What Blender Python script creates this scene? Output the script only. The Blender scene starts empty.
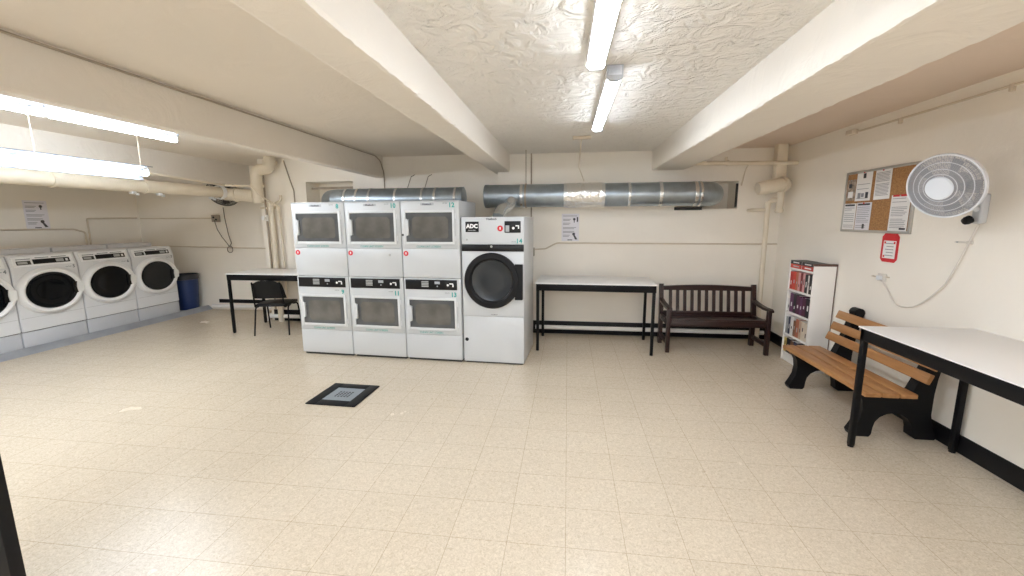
import bpy, bmesh, math, random
from mathutils import Vector, Matrix
random.seed(7)
S = bpy.context.scene
COL = S.collection
PI = math.pi

# ------------------------------------------------------------------ materials
def nodes_of(m):
    m.use_nodes = True
    nt = m.node_tree
    return nt, nt.nodes['Principled BSDF'], nt.links

def mat(name, col, rough=.5, metal=0.0, spec=.5, noise=0.0, nscale=20, bump=0.0, bscale=60, coat=0.0):
    m = bpy.data.materials.new(name)
    nt, b, L = nodes_of(m)
    b.inputs['Base Color'].default_value = (*col, 1)
    b.inputs['Roughness'].default_value = rough
    b.inputs['Metallic'].default_value = metal
    b.inputs['Specular IOR Level'].default_value = spec
    b.inputs['Coat Weight'].default_value = coat
    tc = nt.nodes.new('ShaderNodeTexCoord')
    if noise:
        n = nt.nodes.new('ShaderNodeTexNoise'); n.inputs['Scale'].default_value = nscale
        n.inputs['Detail'].default_value = 4
        L.new(tc.outputs['Object'], n.inputs['Vector'])
        r = nt.nodes.new('ShaderNodeValToRGB')
        r.color_ramp.elements[0].position = .3; r.color_ramp.elements[1].position = .7
        r.color_ramp.elements[0].color = (*[c*(1-noise) for c in col], 1)
        r.color_ramp.elements[1].color = (*[min(1, c*(1+noise*.6)) for c in col], 1)
        L.new(n.outputs['Fac'], r.inputs['Fac']); L.new(r.outputs['Color'], b.inputs['Base Color'])
    if bump:
        n2 = nt.nodes.new('ShaderNodeTexNoise'); n2.inputs['Scale'].default_value = bscale
        n2.inputs['Detail'].default_value = 3
        L.new(tc.outputs['Object'], n2.inputs['Vector'])
        bp = nt.nodes.new('ShaderNodeBump'); bp.inputs['Strength'].default_value = bump
        bp.inputs['Distance'].default_value = .01
        L.new(n2.outputs['Fac'], bp.inputs['Height']); L.new(bp.outputs['Normal'], b.inputs['Normal'])
    return m

def emit(name, col, strength):
    m = bpy.data.materials.new(name)
    nt, b, L = nodes_of(m)
    b.inputs['Base Color'].default_value = (.9, .9, .9, 1)
    b.inputs['Emission Color'].default_value = (*col, 1)
    b.inputs['Emission Strength'].default_value = strength
    return m

def wood(name, c1, c2, rough=.45, axis='Y', scale=9):
    m = bpy.data.materials.new(name)
    nt, b, L = nodes_of(m)
    b.inputs['Roughness'].default_value = rough
    tc = nt.nodes.new('ShaderNodeTexCoord'); mp = nt.nodes.new('ShaderNodeMapping')
    sc = {'X': (.12, 1, 1), 'Y': (1, .12, 1), 'Z': (1, 1, .12)}[axis]
    mp.inputs['Scale'].default_value = sc
    n = nt.nodes.new('ShaderNodeTexNoise'); n.inputs['Scale'].default_value = scale*4
    n.inputs['Detail'].default_value = 6; n.inputs['Distortion'].default_value = .6
    r = nt.nodes.new('ShaderNodeValToRGB')
    r.color_ramp.elements[0].position = .3; r.color_ramp.elements[1].position = .72
    r.color_ramp.elements[0].color = (*c1, 1); r.color_ramp.elements[1].color = (*c2, 1)
    L.new(tc.outputs['Object'], mp.inputs['Vector']); L.new(mp.outputs['Vector'], n.inputs['Vector'])
    L.new(n.outputs['Fac'], r.inputs['Fac']); L.new(r.outputs['Color'], b.inputs['Base Color'])
    return m

def plaster(name, col, strength, scale, dist, blotch=.04):
    """trowelled ceiling plaster: overlapping stroke relief"""
    m = bpy.data.materials.new(name)
    nt, b, L = nodes_of(m)
    b.inputs['Roughness'].default_value = .6; b.inputs['Specular IOR Level'].default_value = .3
    tc = nt.nodes.new('ShaderNodeTexCoord')
    n0 = nt.nodes.new('ShaderNodeTexNoise'); n0.inputs['Scale'].default_value = scale
    n0.inputs['Detail'].default_value = 5; n0.inputs['Distortion'].default_value = 1.3
    n0.inputs['Roughness'].default_value = .55
    v = nt.nodes.new('ShaderNodeTexVoronoi'); v.feature = 'SMOOTH_F1'; v.inputs['Scale'].default_value = scale*2.1
    mixv = nt.nodes.new('ShaderNodeMix'); mixv.data_type = 'VECTOR'; mixv.inputs['Factor'].default_value = .28
    L.new(tc.outputs['Object'], n0.inputs['Vector'])
    L.new(tc.outputs['Object'], mixv.inputs['A']); L.new(n0.outputs['Color'], mixv.inputs['B'])
    L.new(mixv.outputs['Result'], v.inputs['Vector'])
    rr = nt.nodes.new('ShaderNodeValToRGB')
    rr.color_ramp.elements[0].position = .38; rr.color_ramp.elements[1].position = .62
    L.new(n0.outputs['Fac'], rr.inputs['Fac'])
    ad = nt.nodes.new('ShaderNodeMath'); ad.operation = 'MULTIPLY_ADD'; ad.inputs[1].default_value = .5
    L.new(v.outputs['Distance'], ad.inputs[0]); L.new(rr.outputs['Color'], ad.inputs[2])
    bp = nt.nodes.new('ShaderNodeBump'); bp.inputs['Strength'].default_value = strength
    bp.inputs['Distance'].default_value = dist
    L.new(ad.outputs['Value'], bp.inputs['Height']); L.new(bp.outputs['Normal'], b.inputs['Normal'])
    n3 = nt.nodes.new('ShaderNodeTexNoise'); n3.inputs['Scale'].default_value = 1.3
    L.new(tc.outputs['Object'], n3.inputs['Vector'])
    r = nt.nodes.new('ShaderNodeValToRGB')
    r.color_ramp.elements[0].color = (*[c*(1-blotch) for c in col], 1); r.color_ramp.elements[1].color = (*[min(1, c*(1+blotch)) for c in col], 1)
    L.new(n3.outputs['Fac'], r.inputs['Fac']); L.new(r.outputs['Color'], b.inputs['Base Color'])
    return m

def floor_mat():
    m = bpy.data.materials.new('vinyl_tile')
    nt, b, L = nodes_of(m)
    N = nt.nodes
    tc = N.new('ShaderNodeTexCoord')
    mp = N.new('ShaderNodeMapping')
    T = .305
    mp.inputs['Location'].default_value = (-.013/T, -1.9375/T, 0); mp.inputs['Scale'].default_value = (1/T, 1/T, 1)
    L.new(tc.outputs['Object'], mp.inputs['Vector'])
    br = N.new('ShaderNodeTexBrick'); br.offset = 0; br.squash = 1
    br.inputs['Scale'].default_value = 1; br.inputs['Brick Width'].default_value = 1; br.inputs['Row Height'].default_value = 1
    br.inputs['Mortar Size'].default_value = .007; br.inputs['Mortar Smooth'].default_value = .3
    br.inputs['Bias'].default_value = 0
    br.inputs['Color1'].default_value = (.68, .60, .485, 1); br.inputs['Color2'].default_value = (.66, .58, .465, 1)
    br.inputs['Mortar'].default_value = (.50, .415, .31, 1)
    L.new(mp.outputs['Vector'], br.inputs['Vector'])
    # mottled flecks
    n = N.new('ShaderNodeTexNoise'); n.inputs['Scale'].default_value = 58; n.inputs['Detail'].default_value = 5
    n.inputs['Distortion'].default_value = 1.5; n.inputs['Roughness'].default_value = .7
    L.new(tc.outputs['Object'], n.inputs['Vector'])
    r = N.new('ShaderNodeValToRGB')
    r.color_ramp.elements[0].position = .36; r.color_ramp.elements[1].position = .62
    r.color_ramp.elements[0].color = (.80, .77, .72, 1); r.color_ramp.elements[1].color = (1.06, 1.06, 1.05, 1)
    L.new(n.outputs['Fac'], r.inputs['Fac'])
    mx = N.new('ShaderNodeMix'); mx.data_type = 'RGBA'; mx.blend_type = 'MULTIPLY'; mx.inputs['Factor'].default_value = 1
    L.new(br.outputs['Color'], mx.inputs['A']); L.new(r.outputs['Color'], mx.inputs['B'])
    # worn / dirty patches
    n2 = N.new('ShaderNodeTexNoise'); n2.inputs['Scale'].default_value = 1.1; n2.inputs['Detail'].default_value = 5
    L.new(tc.outputs['Object'], n2.inputs['Vector'])
    r2 = N.new('ShaderNodeValToRGB')
    r2.color_ramp.elements[0].position = .15; r2.color_ramp.elements[1].position = .85
    r2.color_ramp.elements[0].color = (.97, .965, .96, 1); r2.color_ramp.elements[1].color = (1.02, 1.02, 1.02, 1)
    L.new(n2.outputs['Fac'], r2.inputs['Fac'])
    mx2 = N.new('ShaderNodeMix'); mx2.data_type = 'RGBA'; mx2.blend_type = 'MULTIPLY'; mx2.inputs['Factor'].default_value = 1
    L.new(mx.outputs['Result'], mx2.inputs['A']); L.new(r2.outputs['Color'], mx2.inputs['B'])
    L.new(mx2.outputs['Result'], b.inputs['Base Color'])
    r3 = N.new('ShaderNodeMapRange'); r3.inputs['From Min'].default_value = .1; r3.inputs['From Max'].default_value = .9
    r3.inputs['To Min'].default_value = .20; r3.inputs['To Max'].default_value = .30
    L.new(n2.outputs['Fac'], r3.inputs['Value']); L.new(r3.outputs['Result'], b.inputs['Roughness'])
    b.inputs['Specular IOR Level'].default_value = .5
    bn = N.new('ShaderNodeTexNoise'); bn.inputs['Scale'].default_value = 5
    L.new(tc.outputs['Object'], bn.inputs['Vector'])
    bp = N.new('ShaderNodeBump'); bp.inputs['Strength'].default_value = .12; bp.inputs['Distance'].default_value = .01
    L.new(bn.outputs['Fac'], bp.inputs['Height']); L.new(bp.outputs['Normal'], b.inputs['Normal'])
    return m

M = {}
M['wall'] = mat('cream_wall_paint', (.88, .835, .755), .55, noise=.03, nscale=1.5, bump=.15, bscale=25)
M['wall_grey'] = mat('greyish_wall_paint', (.60, .54, .47), .6, noise=.05, nscale=1.5, bump=.15, bscale=25)
M['ceil'] = plaster('smooth_ceiling_paint', (.81, .75, .67), .25, 2.2, .012)
M['ceil_mid'] = plaster('trowelled_ceiling_plaster', (.82, .795, .75), 1.0, 7.0, .016)
M['ceil_right'] = plaster('shaded_ceiling_paint', (.72, .60, .50), .25, 2.2, .012)  # darker tan puts the shade of the lampless right bay into the colour
M['beam'] = plaster('beam_paint', (.79, .745, .68), .25, 3.5, .012)
M['floor'] = floor_mat()
M['black_base'] = mat('black_cove_base', (.006, .006, .007), .45, spec=.25)
M['white_enamel'] = mat('white_enamel', (.57, .59, .605), .28, noise=.02, nscale=3)
M['washer_enamel'] = mat('washer_white_enamel', (.72, .73, .75), .28, noise=.02, nscale=3)
M['washer_trim'] = mat('washer_door_white', (.86, .87, .88), .3)
M['dryer_trim'] = mat('dryer_door_white', (.65, .67, .685), .3)
M['white_trim'] = mat('bright_white_plastic', (.74, .76, .78), .3)
M['grey_side'] = mat('pale_grey_panel', (.70, .72, .74), .4)
M['dark'] = mat('gap_dark', (.03, .03, .03), .6)
M['pane'] = mat('smoked_glass', (.095, .10, .105), .16, spec=.5, noise=.2, nscale=6)
M['pane_in'] = mat('smoked_glass_centre', (.125, .12, .11), .12, spec=.6, noise=.3, nscale=5)
M['pane_rim'] = mat('grey_gasket', (.12, .12, .12), .45)
M['black_gloss'] = mat('black_panel', (.007, .007, .008), .3, spec=.3)
M['black_plastic'] = mat('black_plastic', (.006, .006, .007), .45, spec=.25, bump=.1, bscale=150)
M['black_metal'] = mat('black_powder_coat', (.005, .005, .006), .45, spec=.2)
M['glass_black'] = mat('black_door_glass', (.005, .006, .008), .09, spec=.4)
M['screen_grey'] = mat('display_grey', (.42, .43, .43), .35)
M['green_ink'] = mat('green_ink', (.03, .33, .30), .5)
M['grey_ink'] = mat('grey_ink', (.22, .25, .26), .5)
M['dark_ink'] = mat('dark_ink', (.05, .05, .06), .5)
M['white_ink'] = mat('white_ink', (.85, .85, .85), .5)
M['red'] = mat('red_sticker', (.62, .02, .03), .45)
M['badge'] = mat('badge_grey', (.40, .42, .45), .35)
M['galv'] = mat('galvanised_steel', (.36, .41, .45), .34, metal=.85, noise=.15, nscale=7)
M['galv_band'] = mat('bright_steel_band', (.75, .77, .78), .25, metal=.9)
M['foil'] = mat('aluminium_foil_tape', (.82, .82, .80), .22, metal=.9, bump=.9, bscale=22)
M['pipe'] = mat('cream_pipe_paint', (.74, .66, .53), .45, noise=.05, nscale=6, bump=.2, bscale=30)
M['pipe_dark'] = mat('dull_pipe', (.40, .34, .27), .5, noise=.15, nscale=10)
M['conduit'] = mat('conduit_paint', (.66, .58, .47), .45)
M['white_pipe'] = mat('white_pipe', (.88, .87, .85), .4)
M['laminate'] = mat('white_laminate', (.86, .85, .84), .3)
M['table_edge'] = mat('pale_table_edge', (.72, .70, .66), .4)
M['dark_wood'] = wood('dark_stained_wood', (.016, .005, .004), (.036, .011, .009), .35, 'X')
M['plank'] = wood('orange_brown_plank', (.36, .165, .055), (.50, .255, .10), .45, 'Y', 7)
M['shelf_white'] = mat('white_melamine', (.84, .82, .79), .4)
M['brown'] = wood('brown_board', (.10, .05, .04), (.16, .085, .07), .5, 'Y')
M['cork'] = mat('cork', (.40, .21, .085), .85, noise=.35, nscale=90)
M['alu'] = mat('aluminium_frame', (.55, .54, .52), .35, metal=.7)
M['paper'] = mat('white_paper', (.85, .84, .83), .7)
M['paper2'] = mat('pale_lilac_paper', (.78, .77, .82), .7)
M['paper_tan'] = mat('tan_printed_flyer', (.42, .34, .27), .7, noise=.6, nscale=30)
M['ink'] = mat('print_ink', (.30, .30, .33), .7)
M['fan_grille'] = mat('grey_fan_wire', (.36, .37, .40), .35)
M['fan_ring'] = mat('pale_fan_ring', (.68, .70, .74), .35)
M['fan_housing'] = mat('pale_grey_fan_housing', (.55, .57, .60), .35)
M['fan_white'] = mat('fan_white', (.74, .79, .86), .35)
M['fan_blade'] = mat('fan_blade_grey', (.26, .27, .30), .4)
M['fan_dark'] = mat('dark_fan_wire', (.05, .045, .04), .5)
M['cord'] = mat('white_cord', (.70, .66, .60), .5)
M['dark_cord'] = mat('dark_cord', (.16, .14, .11), .5)
M['blue_bin'] = mat('navy_blue_plastic', (.012, .03, .11), .38)
M['bin_liner'] = mat('black_bin_liner', (.02, .022, .03), .35, bump=.6, bscale=25)
M['kerb'] = mat('grey_painted_concrete', (.30, .315, .34), .4, noise=.15, nscale=4)
M['plinth'] = mat('plinth_enamel', (.55, .57, .61), .35, noise=.04, nscale=5)
M['drain_black'] = mat('black_rubber', (.006, .0065, .0075), .55, spec=.25)
M['drain_grey'] = mat('drain_steel', (.33, .37, .41), .35, metal=.5)
M['lamp'] = emit('fluorescent_glow', (.82, .90, 1.0), 12)
M['fill_lamp_rear'] = emit('fill_glow_rear', (.79, .87, 1.0), 22)  # glow of the added, unseen fill lamps behind the camera
M['lamp_left'] = emit('fluorescent_tube', (.81, .90, 1.0), 14)
M['lamp_white'] = mat('lamp_housing', (.85, .86, .88), .35)
M['reflector_grey'] = mat('grey_reflector_sheet', (.16, .17, .19), .4)
M['lamp_grey'] = mat('lamp_end_cap', (.45, .47, .50), .5)
M['steel'] = mat('bare_steel', (.5, .5, .5), .3, metal=.9)

# ------------------------------------------------------------------ mesh helper
class G:
    def __init__(s):
        s.bm = bmesh.new()
    def _add(s, t):
        me = bpy.data.meshes.new('t'); t.to_mesh(me); t.free(); s.bm.from_mesh(me); bpy.data.meshes.remove(me)
        return s
    def box(s, a, b, bev=0.0, seg=2, rot=None, piv=None):
        t = bmesh.new()
        r = bmesh.ops.create_cube(t, size=1)
        c = [(a[i]+b[i])/2 for i in range(3)]; d = [abs(b[i]-a[i]) for i in range(3)]
        bmesh.ops.scale(t, vec=d, verts=t.verts)
        if bev:
            bmesh.ops.bevel(t, geom=t.edges[:], offset=min(bev, min(d)*.49), segments=seg, affect='EDGES', profile=.5)
        bmesh.ops.translate(t, vec=c, verts=t.verts)
        if rot:
            bmesh.ops.rotate(t, cent=piv or c, matrix=rot, verts=t.verts)
        return s._add(t)
    def cyl(s, p0, p1, r0, r1=None, n=16, cap=True):
        p0, p1 = Vector(p0), Vector(p1); d = p1-p0
        t = bmesh.new()
        bmesh.ops.create_cone(t, cap_ends=cap, segments=n, radius1=r0, radius2=r0 if r1 is None else r1, depth=d.length)
        q = Vector((0, 0, 1)).rotation_difference(d.normalized()).to_matrix().to_4x4()
        bmesh.ops.transform(t, matrix=Matrix.Translation((p0+p1)/2) @ q, verts=t.verts)
        return s._add(t)
    def tube(s, pts, r, n=10, cap=True):
        P = [Vector(p) for p in pts]
        rs = r if isinstance(r, (list, tuple)) else [r]*len(P)
        t = bmesh.new(); rings = []
        up = None
        for i, p in enumerate(P):
            if i == 0: d = P[1]-P[0]
            elif i == len(P)-1: d = P[-1]-P[-2]
            else: d = (P[i+1]-p).normalized()+(p-P[i-1]).normalized()
            if d.length < 1e-9: d = P[i]-P[i-1]
            d.normalize()
            if up is None:
                up = Vector((0, 0, 1)) if abs(d.z) < .9 else Vector((0, 1, 0))
            u = d.cross(up)
            if u.length < 1e-6: u = d.cross(Vector((1, 0, 0)))
            u.normalize(); w = u.cross(d).normalized(); up = w
            rings.append([t.verts.new(p+rs[i]*(math.cos(a)*u+math.sin(a)*w)) for a in [2*PI*k/n for k in range(n)]])
        for a, b in zip(rings, rings[1:]):
            for k in range(n):
                t.faces.new((a[k], a[(k+1) % n], b[(k+1) % n], b[k]))
        if cap:
            t.faces.new(rings[0][::-1]); t.faces.new(rings[-1])
        bmesh.ops.recalc_face_normals(t, faces=t.faces)
        return s._add(t)
    def lathe(s, prof, c=(0, 0, 0), axis=(0, 0, 1), n=32, closed=False):
        """prof: (radius, height) pairs about the axis through c"""
        q = Vector((0, 0, 1)).rotation_difference(Vector(axis).normalized()).to_matrix().to_4x4()
        t = bmesh.new(); rings = []
        for r, h in prof:
            if r < 1e-6: rings.append([t.verts.new((0, 0, h))])
            else: rings.append([t.verts.new((r*math.cos(2*PI*k/n), r*math.sin(2*PI*k/n), h)) for k in range(n)])
        pairs = list(zip(rings, rings[1:]))
        if closed: pairs.append((rings[-1], rings[0]))
        for a, b in pairs:
            for k in range(n):
                if len(a) == 1 and len(b) == 1: continue
                if len(a) == 1: t.faces.new((a[0], b[(k+1) % n], b[k]))
                elif len(b) == 1: t.faces.new((a[k], a[(k+1) % n], b[0]))
                else: t.faces.new((a[k], a[(k+1) % n], b[(k+1) % n], b[k]))
        bmesh.ops.recalc_face_normals(t, faces=t.faces)
        bmesh.ops.transform(t, matrix=Matrix.Translation(c) @ q, verts=t.verts)
        return s._add(t)
    def prism(s, poly, f0, f1):
        """poly 2D list; f0,f1 functions mapping (a,b)->3D for the two faces"""
        t = bmesh.new()
        A = [t.verts.new(f0(*p)) for p in poly]; B = [t.verts.new(f1(*p)) for p in poly]
        t.faces.new(A); t.faces.new(B[::-1])
        n = len(poly)
        for i in range(n):
            t.faces.new((A[i], B[i], B[(i+1) % n], A[(i+1) % n]))
        bmesh.ops.recalc_face_normals(t, faces=t.faces)
        return s._add(t)
    def xz(s, poly, y0, y1): return s.prism(poly, lambda a, b: (a, y0, b), lambda a, b: (a, y1, b))
    def yz(s, poly, x0, x1): return s.prism(poly, lambda a, b: (x0, a, b), lambda a, b: (x1, a, b))
    def xy(s, poly, z0, z1): return s.prism(poly, lambda a, b: (a, b, z0), lambda a, b: (a, b, z1))
    def frame(s, x0, x1, z0, z1, w, y0, y1, bev=0.0):
        ww = w if isinstance(w, (tuple, list)) else (w, w, w, w)   # left,right,bottom,top
        s.box((x0, y0, z0), (x0+ww[0], y1, z1), bev); s.box((x1-ww[1], y0, z0), (x1, y1, z1), bev)
        s.box((x0+ww[0], y0, z0), (x1-ww[1], y1, z0+ww[2]), bev); s.box((x0+ww[0], y0, z1-ww[3]), (x1-ww[1], y1, z1), bev)
        return s
    def build(s, name, m, parent=None, loc=None, smooth=True, sharp=35):
        me = bpy.data.meshes.new(name)
        s.bm.to_mesh(me); s.bm.free()
        me.materials.append(M[m] if isinstance(m, str) else m)
        if smooth:
            me.polygons.foreach_set('use_smooth', [True]*len(me.polygons))
            me.set_sharp_from_angle(angle=math.radians(sharp))
        o = bpy.data.objects.new(name, me); COL.objects.link(o)
        if parent: o.parent = parent
        if loc: o.location = loc
        return o

def fillet(pts, rad, n=6):
    P = [Vector(p) for p in pts]; out = [P[0]]
    for i in range(1, len(P)-1):
        a, p, b = P[i-1], P[i], P[i+1]
        d0, d1 = (a-p), (b-p)
        r = min(rad, d0.length*.49, d1.length*.49)
        q0, q1 = p+d0.normalized()*r, p+d1.normalized()*r
        for k in range(n+1):
            t = k/n
            out.append((1-t)**2*q0+2*t*(1-t)*p+t*t*q1)
    out.append(P[-1]); return out

def tag(o, label, cat, group=None):
    o['label'] = label; o['category'] = cat
    if group: o['group'] = group
    return o
def thing(name, label, cat, loc=(0, 0, 0), rz=0, group=None):
    o = bpy.data.objects.new(name, None); COL.objects.link(o)
    o.empty_display_size = .1
    o.location = loc; o.rotation_euler = (0, 0, rz)
    return tag(o, label, cat, group)
def struct(o):
    o['kind'] = 'structure'; return o
def plab(o, l):
    o['label'] = l; return o

def text(name, body, size, pos, m, parent, face='-Y', align='CENTER', depth=.0012, bold=0.0):
    cu = bpy.data.curves.new('t', 'FONT'); cu.body = body; cu.size = size; cu.align_x = align; cu.align_y = 'CENTER'
    cu.extrude = depth; cu.offset = bold; cu.resolution_u = 2
    ob = bpy.data.objects.new('t', cu); COL.objects.link(ob)
    bpy.context.view_layer.update()
    me = bpy.data.meshes.new_from_object(ob.evaluated_get(bpy.context.evaluated_depsgraph_get()))
    bpy.data.objects.remove(ob); bpy.data.curves.remove(cu)
    me.name = name
    for v in me.vertices:
        x, y, z = v.co
        if face == '-Y': v.co = (pos[0]+x, pos[1]-z, pos[2]+y)
        elif face == '-X': v.co = (pos[0]-z, pos[1]-x, pos[2]+y)
        elif face == '+X': v.co = (pos[0]+z, pos[1]+x, pos[2]+y)
    me.materials.clear(); me.materials.append(M[m])
    o = bpy.data.objects.new(name, me); COL.objects.link(o)
    if parent: o.parent = parent
    return o

# ------------------------------------------------------------------ setting
ZC = 2.58           # ceiling
YB = 6.10           # main back wall
YR = 7.15           # recessed back wall on the left
XL, XR = -8.13, 2.80
YF = -3.40          # wall behind the camera
XJ = -1.00          # corner where the back wall steps back
YS = 6.42           # first step of the recess
XS = -4.98          # corner of the first step
ZL = 2.66           # ceiling of the washer bay

def quad_obj(name, boxes, m):
    g = G()
    for a, b in boxes: g.box(a, b)
    return struct(g.build(name, m, smooth=False))

quad_obj('floor', [((XL-.2, YF-.2, -.1), (XR+.2, YR+.4, 0))], 'floor')
o = quad_obj('ceiling', [((-.95, YF-.2, ZC), (1.33, YB+.2, ZC+.1))], 'ceil_mid')
quad_obj('ceiling_left', [((XL-.2, YF-.2, ZL), (-2.92, YR+.3, ZL+.12)), ((-2.92, YF-.2, ZL-.02), (-.95, YR+.3, ZL+.1))], 'ceil')
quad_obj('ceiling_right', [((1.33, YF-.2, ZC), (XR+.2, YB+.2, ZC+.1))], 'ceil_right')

NL = (-4.17, -3.37, 1.72, 2.285)      # openings in the back wall: x0,x1,z0,z1
NR = (1.46, 2.25, 1.80, 2.16)
T = YB+.45
TS = YS+.45
quad_obj('wall_back', [((XJ, YB, 0), (NR[0], T, ZL+.12)), ((NR[0], YB, 0), (NR[1], T, NR[2])), ((NR[0], YB, NR[3]), (NR[1], T, ZL+.12)),
       ((NR[1], YB, 0), (XR+.2, T, ZL+.12)), ((NR[0]-.02, T-.08, NR[2]-.02), (NR[1]+.02, T, NR[3]+.02))], 'wall')
quad_obj('wall_back_left', [((XL-.2, YR, 0), (XS+.2, YR+.2, ZL+.12)), ((XS, YS, 0), (NL[0], TS, ZL+.12)), ((NL[0], YS, 0), (NL[1], TS, NL[2])), ((NL[0], YS, NL[3]), (NL[1], TS, ZL+.12)),
       ((NL[1], YS, 0), (XJ, TS, ZL+.12)), ((NL[0]-.02, TS-.08, NL[2]-.02), (NL[1]+.02, TS, NL[3]+.02)), ((XS, TS-.01, 0), (XS+.2, YR, ZL+.12))], 'wall')
quad_obj('wall_left', [((XL-.2, YF, 0), (XL, YR, ZL+.12))], 'wall')
quad_obj('wall_right', [((XR, YF, 0), (XR+.2, YB, ZL+.12))], 'wall')
quad_obj('wall_front', [((XL-.2, YF-.2, 0), (XR+.2, YF, ZL+.12))], 'wall')

def beam(name, x0, x1, z0, y1, rough=.006):
    """concrete beam with slightly chipped lower edges"""
    g = G(); t = bmesh.new()
    rnd = random.Random(name)
    ny = 240; prev = None; first = None
    for i in range(ny+1):
        y = YF+(y1-YF)*i/ny
        j = lambda: rnd.uniform(-rough, rough)
        ring = [(x0, ZL+.05), (x0, z0+.02), (x0+.004+j()*.6, z0+.004+j()*.3), (x0+.02, z0), (x1-.02, z0), (x1-.004+j()*.6, z0+.004+j()*.3), (x1, z0+.02), (x1, ZL+.05)]
        vs = [t.verts.new((a, y, b)) for a, b in ring]
        if prev:
            for k in range(8):
                t.faces.new((prev[k], prev[(k+1) % 8], vs[(k+1) % 8], vs[k]))
        else: first = vs
        prev = vs
    t.faces.new(first); t.faces.new(prev[::-1])
    bmesh.ops.recalc_face_normals(t, faces=t.faces)
    g._add(t)
    return struct(g.build(name, 'beam', smooth=False))
beam('ceiling_beam', -1.07, -.83, 2.34, YS+.02, .008)
beam('ceiling_beam', 1.12, 1.55, 2.32, YB+.02, .008)
beam('ceiling_beam', -2.98, -2.86, 2.325, YS+.02, .003)
beam('ceiling_beam', -6.3, -5.72, 2.30, YR+.02, .003)

# baseboards
def base(name, a, b):
    return struct(G().box(a, b, .004).build(name, 'black_base'))
base('baseboard_back', (XJ, YB-.012, 0), (XR, YB, .19))
base('baseboard_back_left', (-6.62, YR-.012, .13), (XS, YR, .20))
base('baseboard_back_step', (XS+.05, YS-.012, 0), (-1.3, YS, .19))
base('baseboard_right', (XR-.012, YF, 0), (XR, YB-.012, .135))

# washer platform with sloped grey kerb
struct(G().xz([(XL, 0), (XL, .05), (-6.895, .05), (-6.885, .075), (-6.865, .075), (-6.775, .0)], 2.2, YR).build('washer_platform', 'kerb', smooth=False))

# black door edge at the near left
dr = struct(G().box((-2.77, 1.055, 0.01), (-1.918, 1.095, 2.05), .003).build('door_1', 'black_metal'))
dr.rotation_euler = (0, 0, 0)
hd = G(); hd.cyl((-1.98, 1.06, 1.0), (-1.98, 1.0, 1.0), .012); hd.cyl((-1.98, 1.0, 1.0), (-2.12, 1.0, 1.0), .012)
hd.build('door_handle', 'steel', dr)

# ------------------------------------------------------------------ lamps
def strip_lamp(name, label, x0, y0, x1, y1, z, w=.095, h=.07, mat_l='lamp'):
    """ceiling wrap-round lamp from (x0,y0) to (x1,y1), bottom at z"""
    L = math.hypot(x1-x0, y1-y0); a = math.atan2(y1-y0, x1-x0)
    t = thing(name, label, 'lamp', (x0, y0, z), a, 'ceiling lamps in the centre bay')
    top = ZC-z
    G().box((0, -w*.53, .022), (L, w*.53, top-.001), .004).build('housing', 'lamp_white', t)
    prof = [(-w/2, .023), (-w*.47, .012), (-w*.34, .003), (-w*.15, 0), (w*.15, 0), (w*.34, .003), (w*.47, .012), (w/2, .023)]
    G().yz(prof, .035, L-.035).build('diffuser', mat_l, t)
    capp = [(-w/2-.006, top-.002), (-w/2-.006, .016), (-w*.36, -.003), (w*.36, -.003), (w/2+.006, .016), (w/2+.006, top-.002)]
    G().yz(capp, 0, .035).build('end_cap', 'lamp_grey' if 'far' in label else 'lamp_white', t)
    G().yz(capp, L-.035, L).build('end_cap', 'lamp_white', t)
    return t
strip_lamp('ceiling_lamp', 'glowing strip lamp on plaster ceiling, the nearer one cut off by the top', .155, 1.36, .140, 2.60, 2.495)
strip_lamp('ceiling_lamp', 'short glowing strip lamp on plaster ceiling, farther one with a grey end cap', .268, 2.76, .262, 4.30, 2.495, .085)

for lx, lb in ((.17, 'centre'), (-1.95, 'left'), (2.15, 'right')):  # strip lamps added out of view as fill light from behind the camera
    for ly, lw in ((-.75, 'nearer'), (-2.6, 'farther')):
        if lb == 'right' and lw == 'nearer': continue
        strip_lamp('ceiling_lamp', 'added fill strip lamp behind the camera in the %s ceiling bay, %s one' % (lb, lw), lx-.56, ly, lx+.56, ly, 2.42, .12, mat_l='fill_lamp_rear')

def tube_lamp(label, p0, p1, z, tubes, profile, top, hang, r=.026):
    """lamp with bare tubes along the x axis of the thing (tube centre at y=z=0) and a sheet reflector with the given section"""
    x0, y0 = p0; x1, y1 = p1
    L = math.hypot(x1-x0, y1-y0); a = math.atan2(y1-y0, x1-x0)
    t = thing('ceiling_lamp', label, 'lamp', (x0, y0, z), a, 'ceiling lamps in the washer bay')
    G().yz(profile, 0, L).build('reflector', 'reflector_grey', t)
    cy = sum(p[0] for p in profile)/len(profile); cz = sum(p[1] for p in profile)/len(profile)
    for xx in (-.006, L):
        G().box((xx, cy-.05, cz-.035), (xx+.006, cy+.05, cz+.035), .002).build('end_plate', 'lamp_grey', t)
    seg = L/tubes
    for k in range(tubes):
        G().cyl((k*seg+.035, 0, 0), ((k+1)*seg-.035, 0, 0), r, n=16).build('tube', 'lamp_left', t)
        for xx in (k*seg+.010, (k+1)*seg-.035):
            G().box((xx, min(0, cy)-.01, -.02), (xx+.025, max(0, cy)+.02, max(.03, cz+.01)), .003).build('tube_socket', 'lamp_white', t)
    zt = max(p[1] for p in profile)
    for xx in hang:
        g = G()
        g.tube([(xx, cy, zt-.004), (xx-.01, cy-.012, top-z)], .006, 6)
        g.build('hanger', 'conduit', t)
    return t
pan = [(-.07, .062), (-.05, .075), (-.05, .104), (.12, .104), (.12, .075), (.14, .062)]
tube_lamp('bare tube lamp just behind the left ceiling beam, upper of the two at left', (-4.32, 1.93), (-4.29, 4.33), 2.553, 2, pan, ZL, (), .028)
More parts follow.
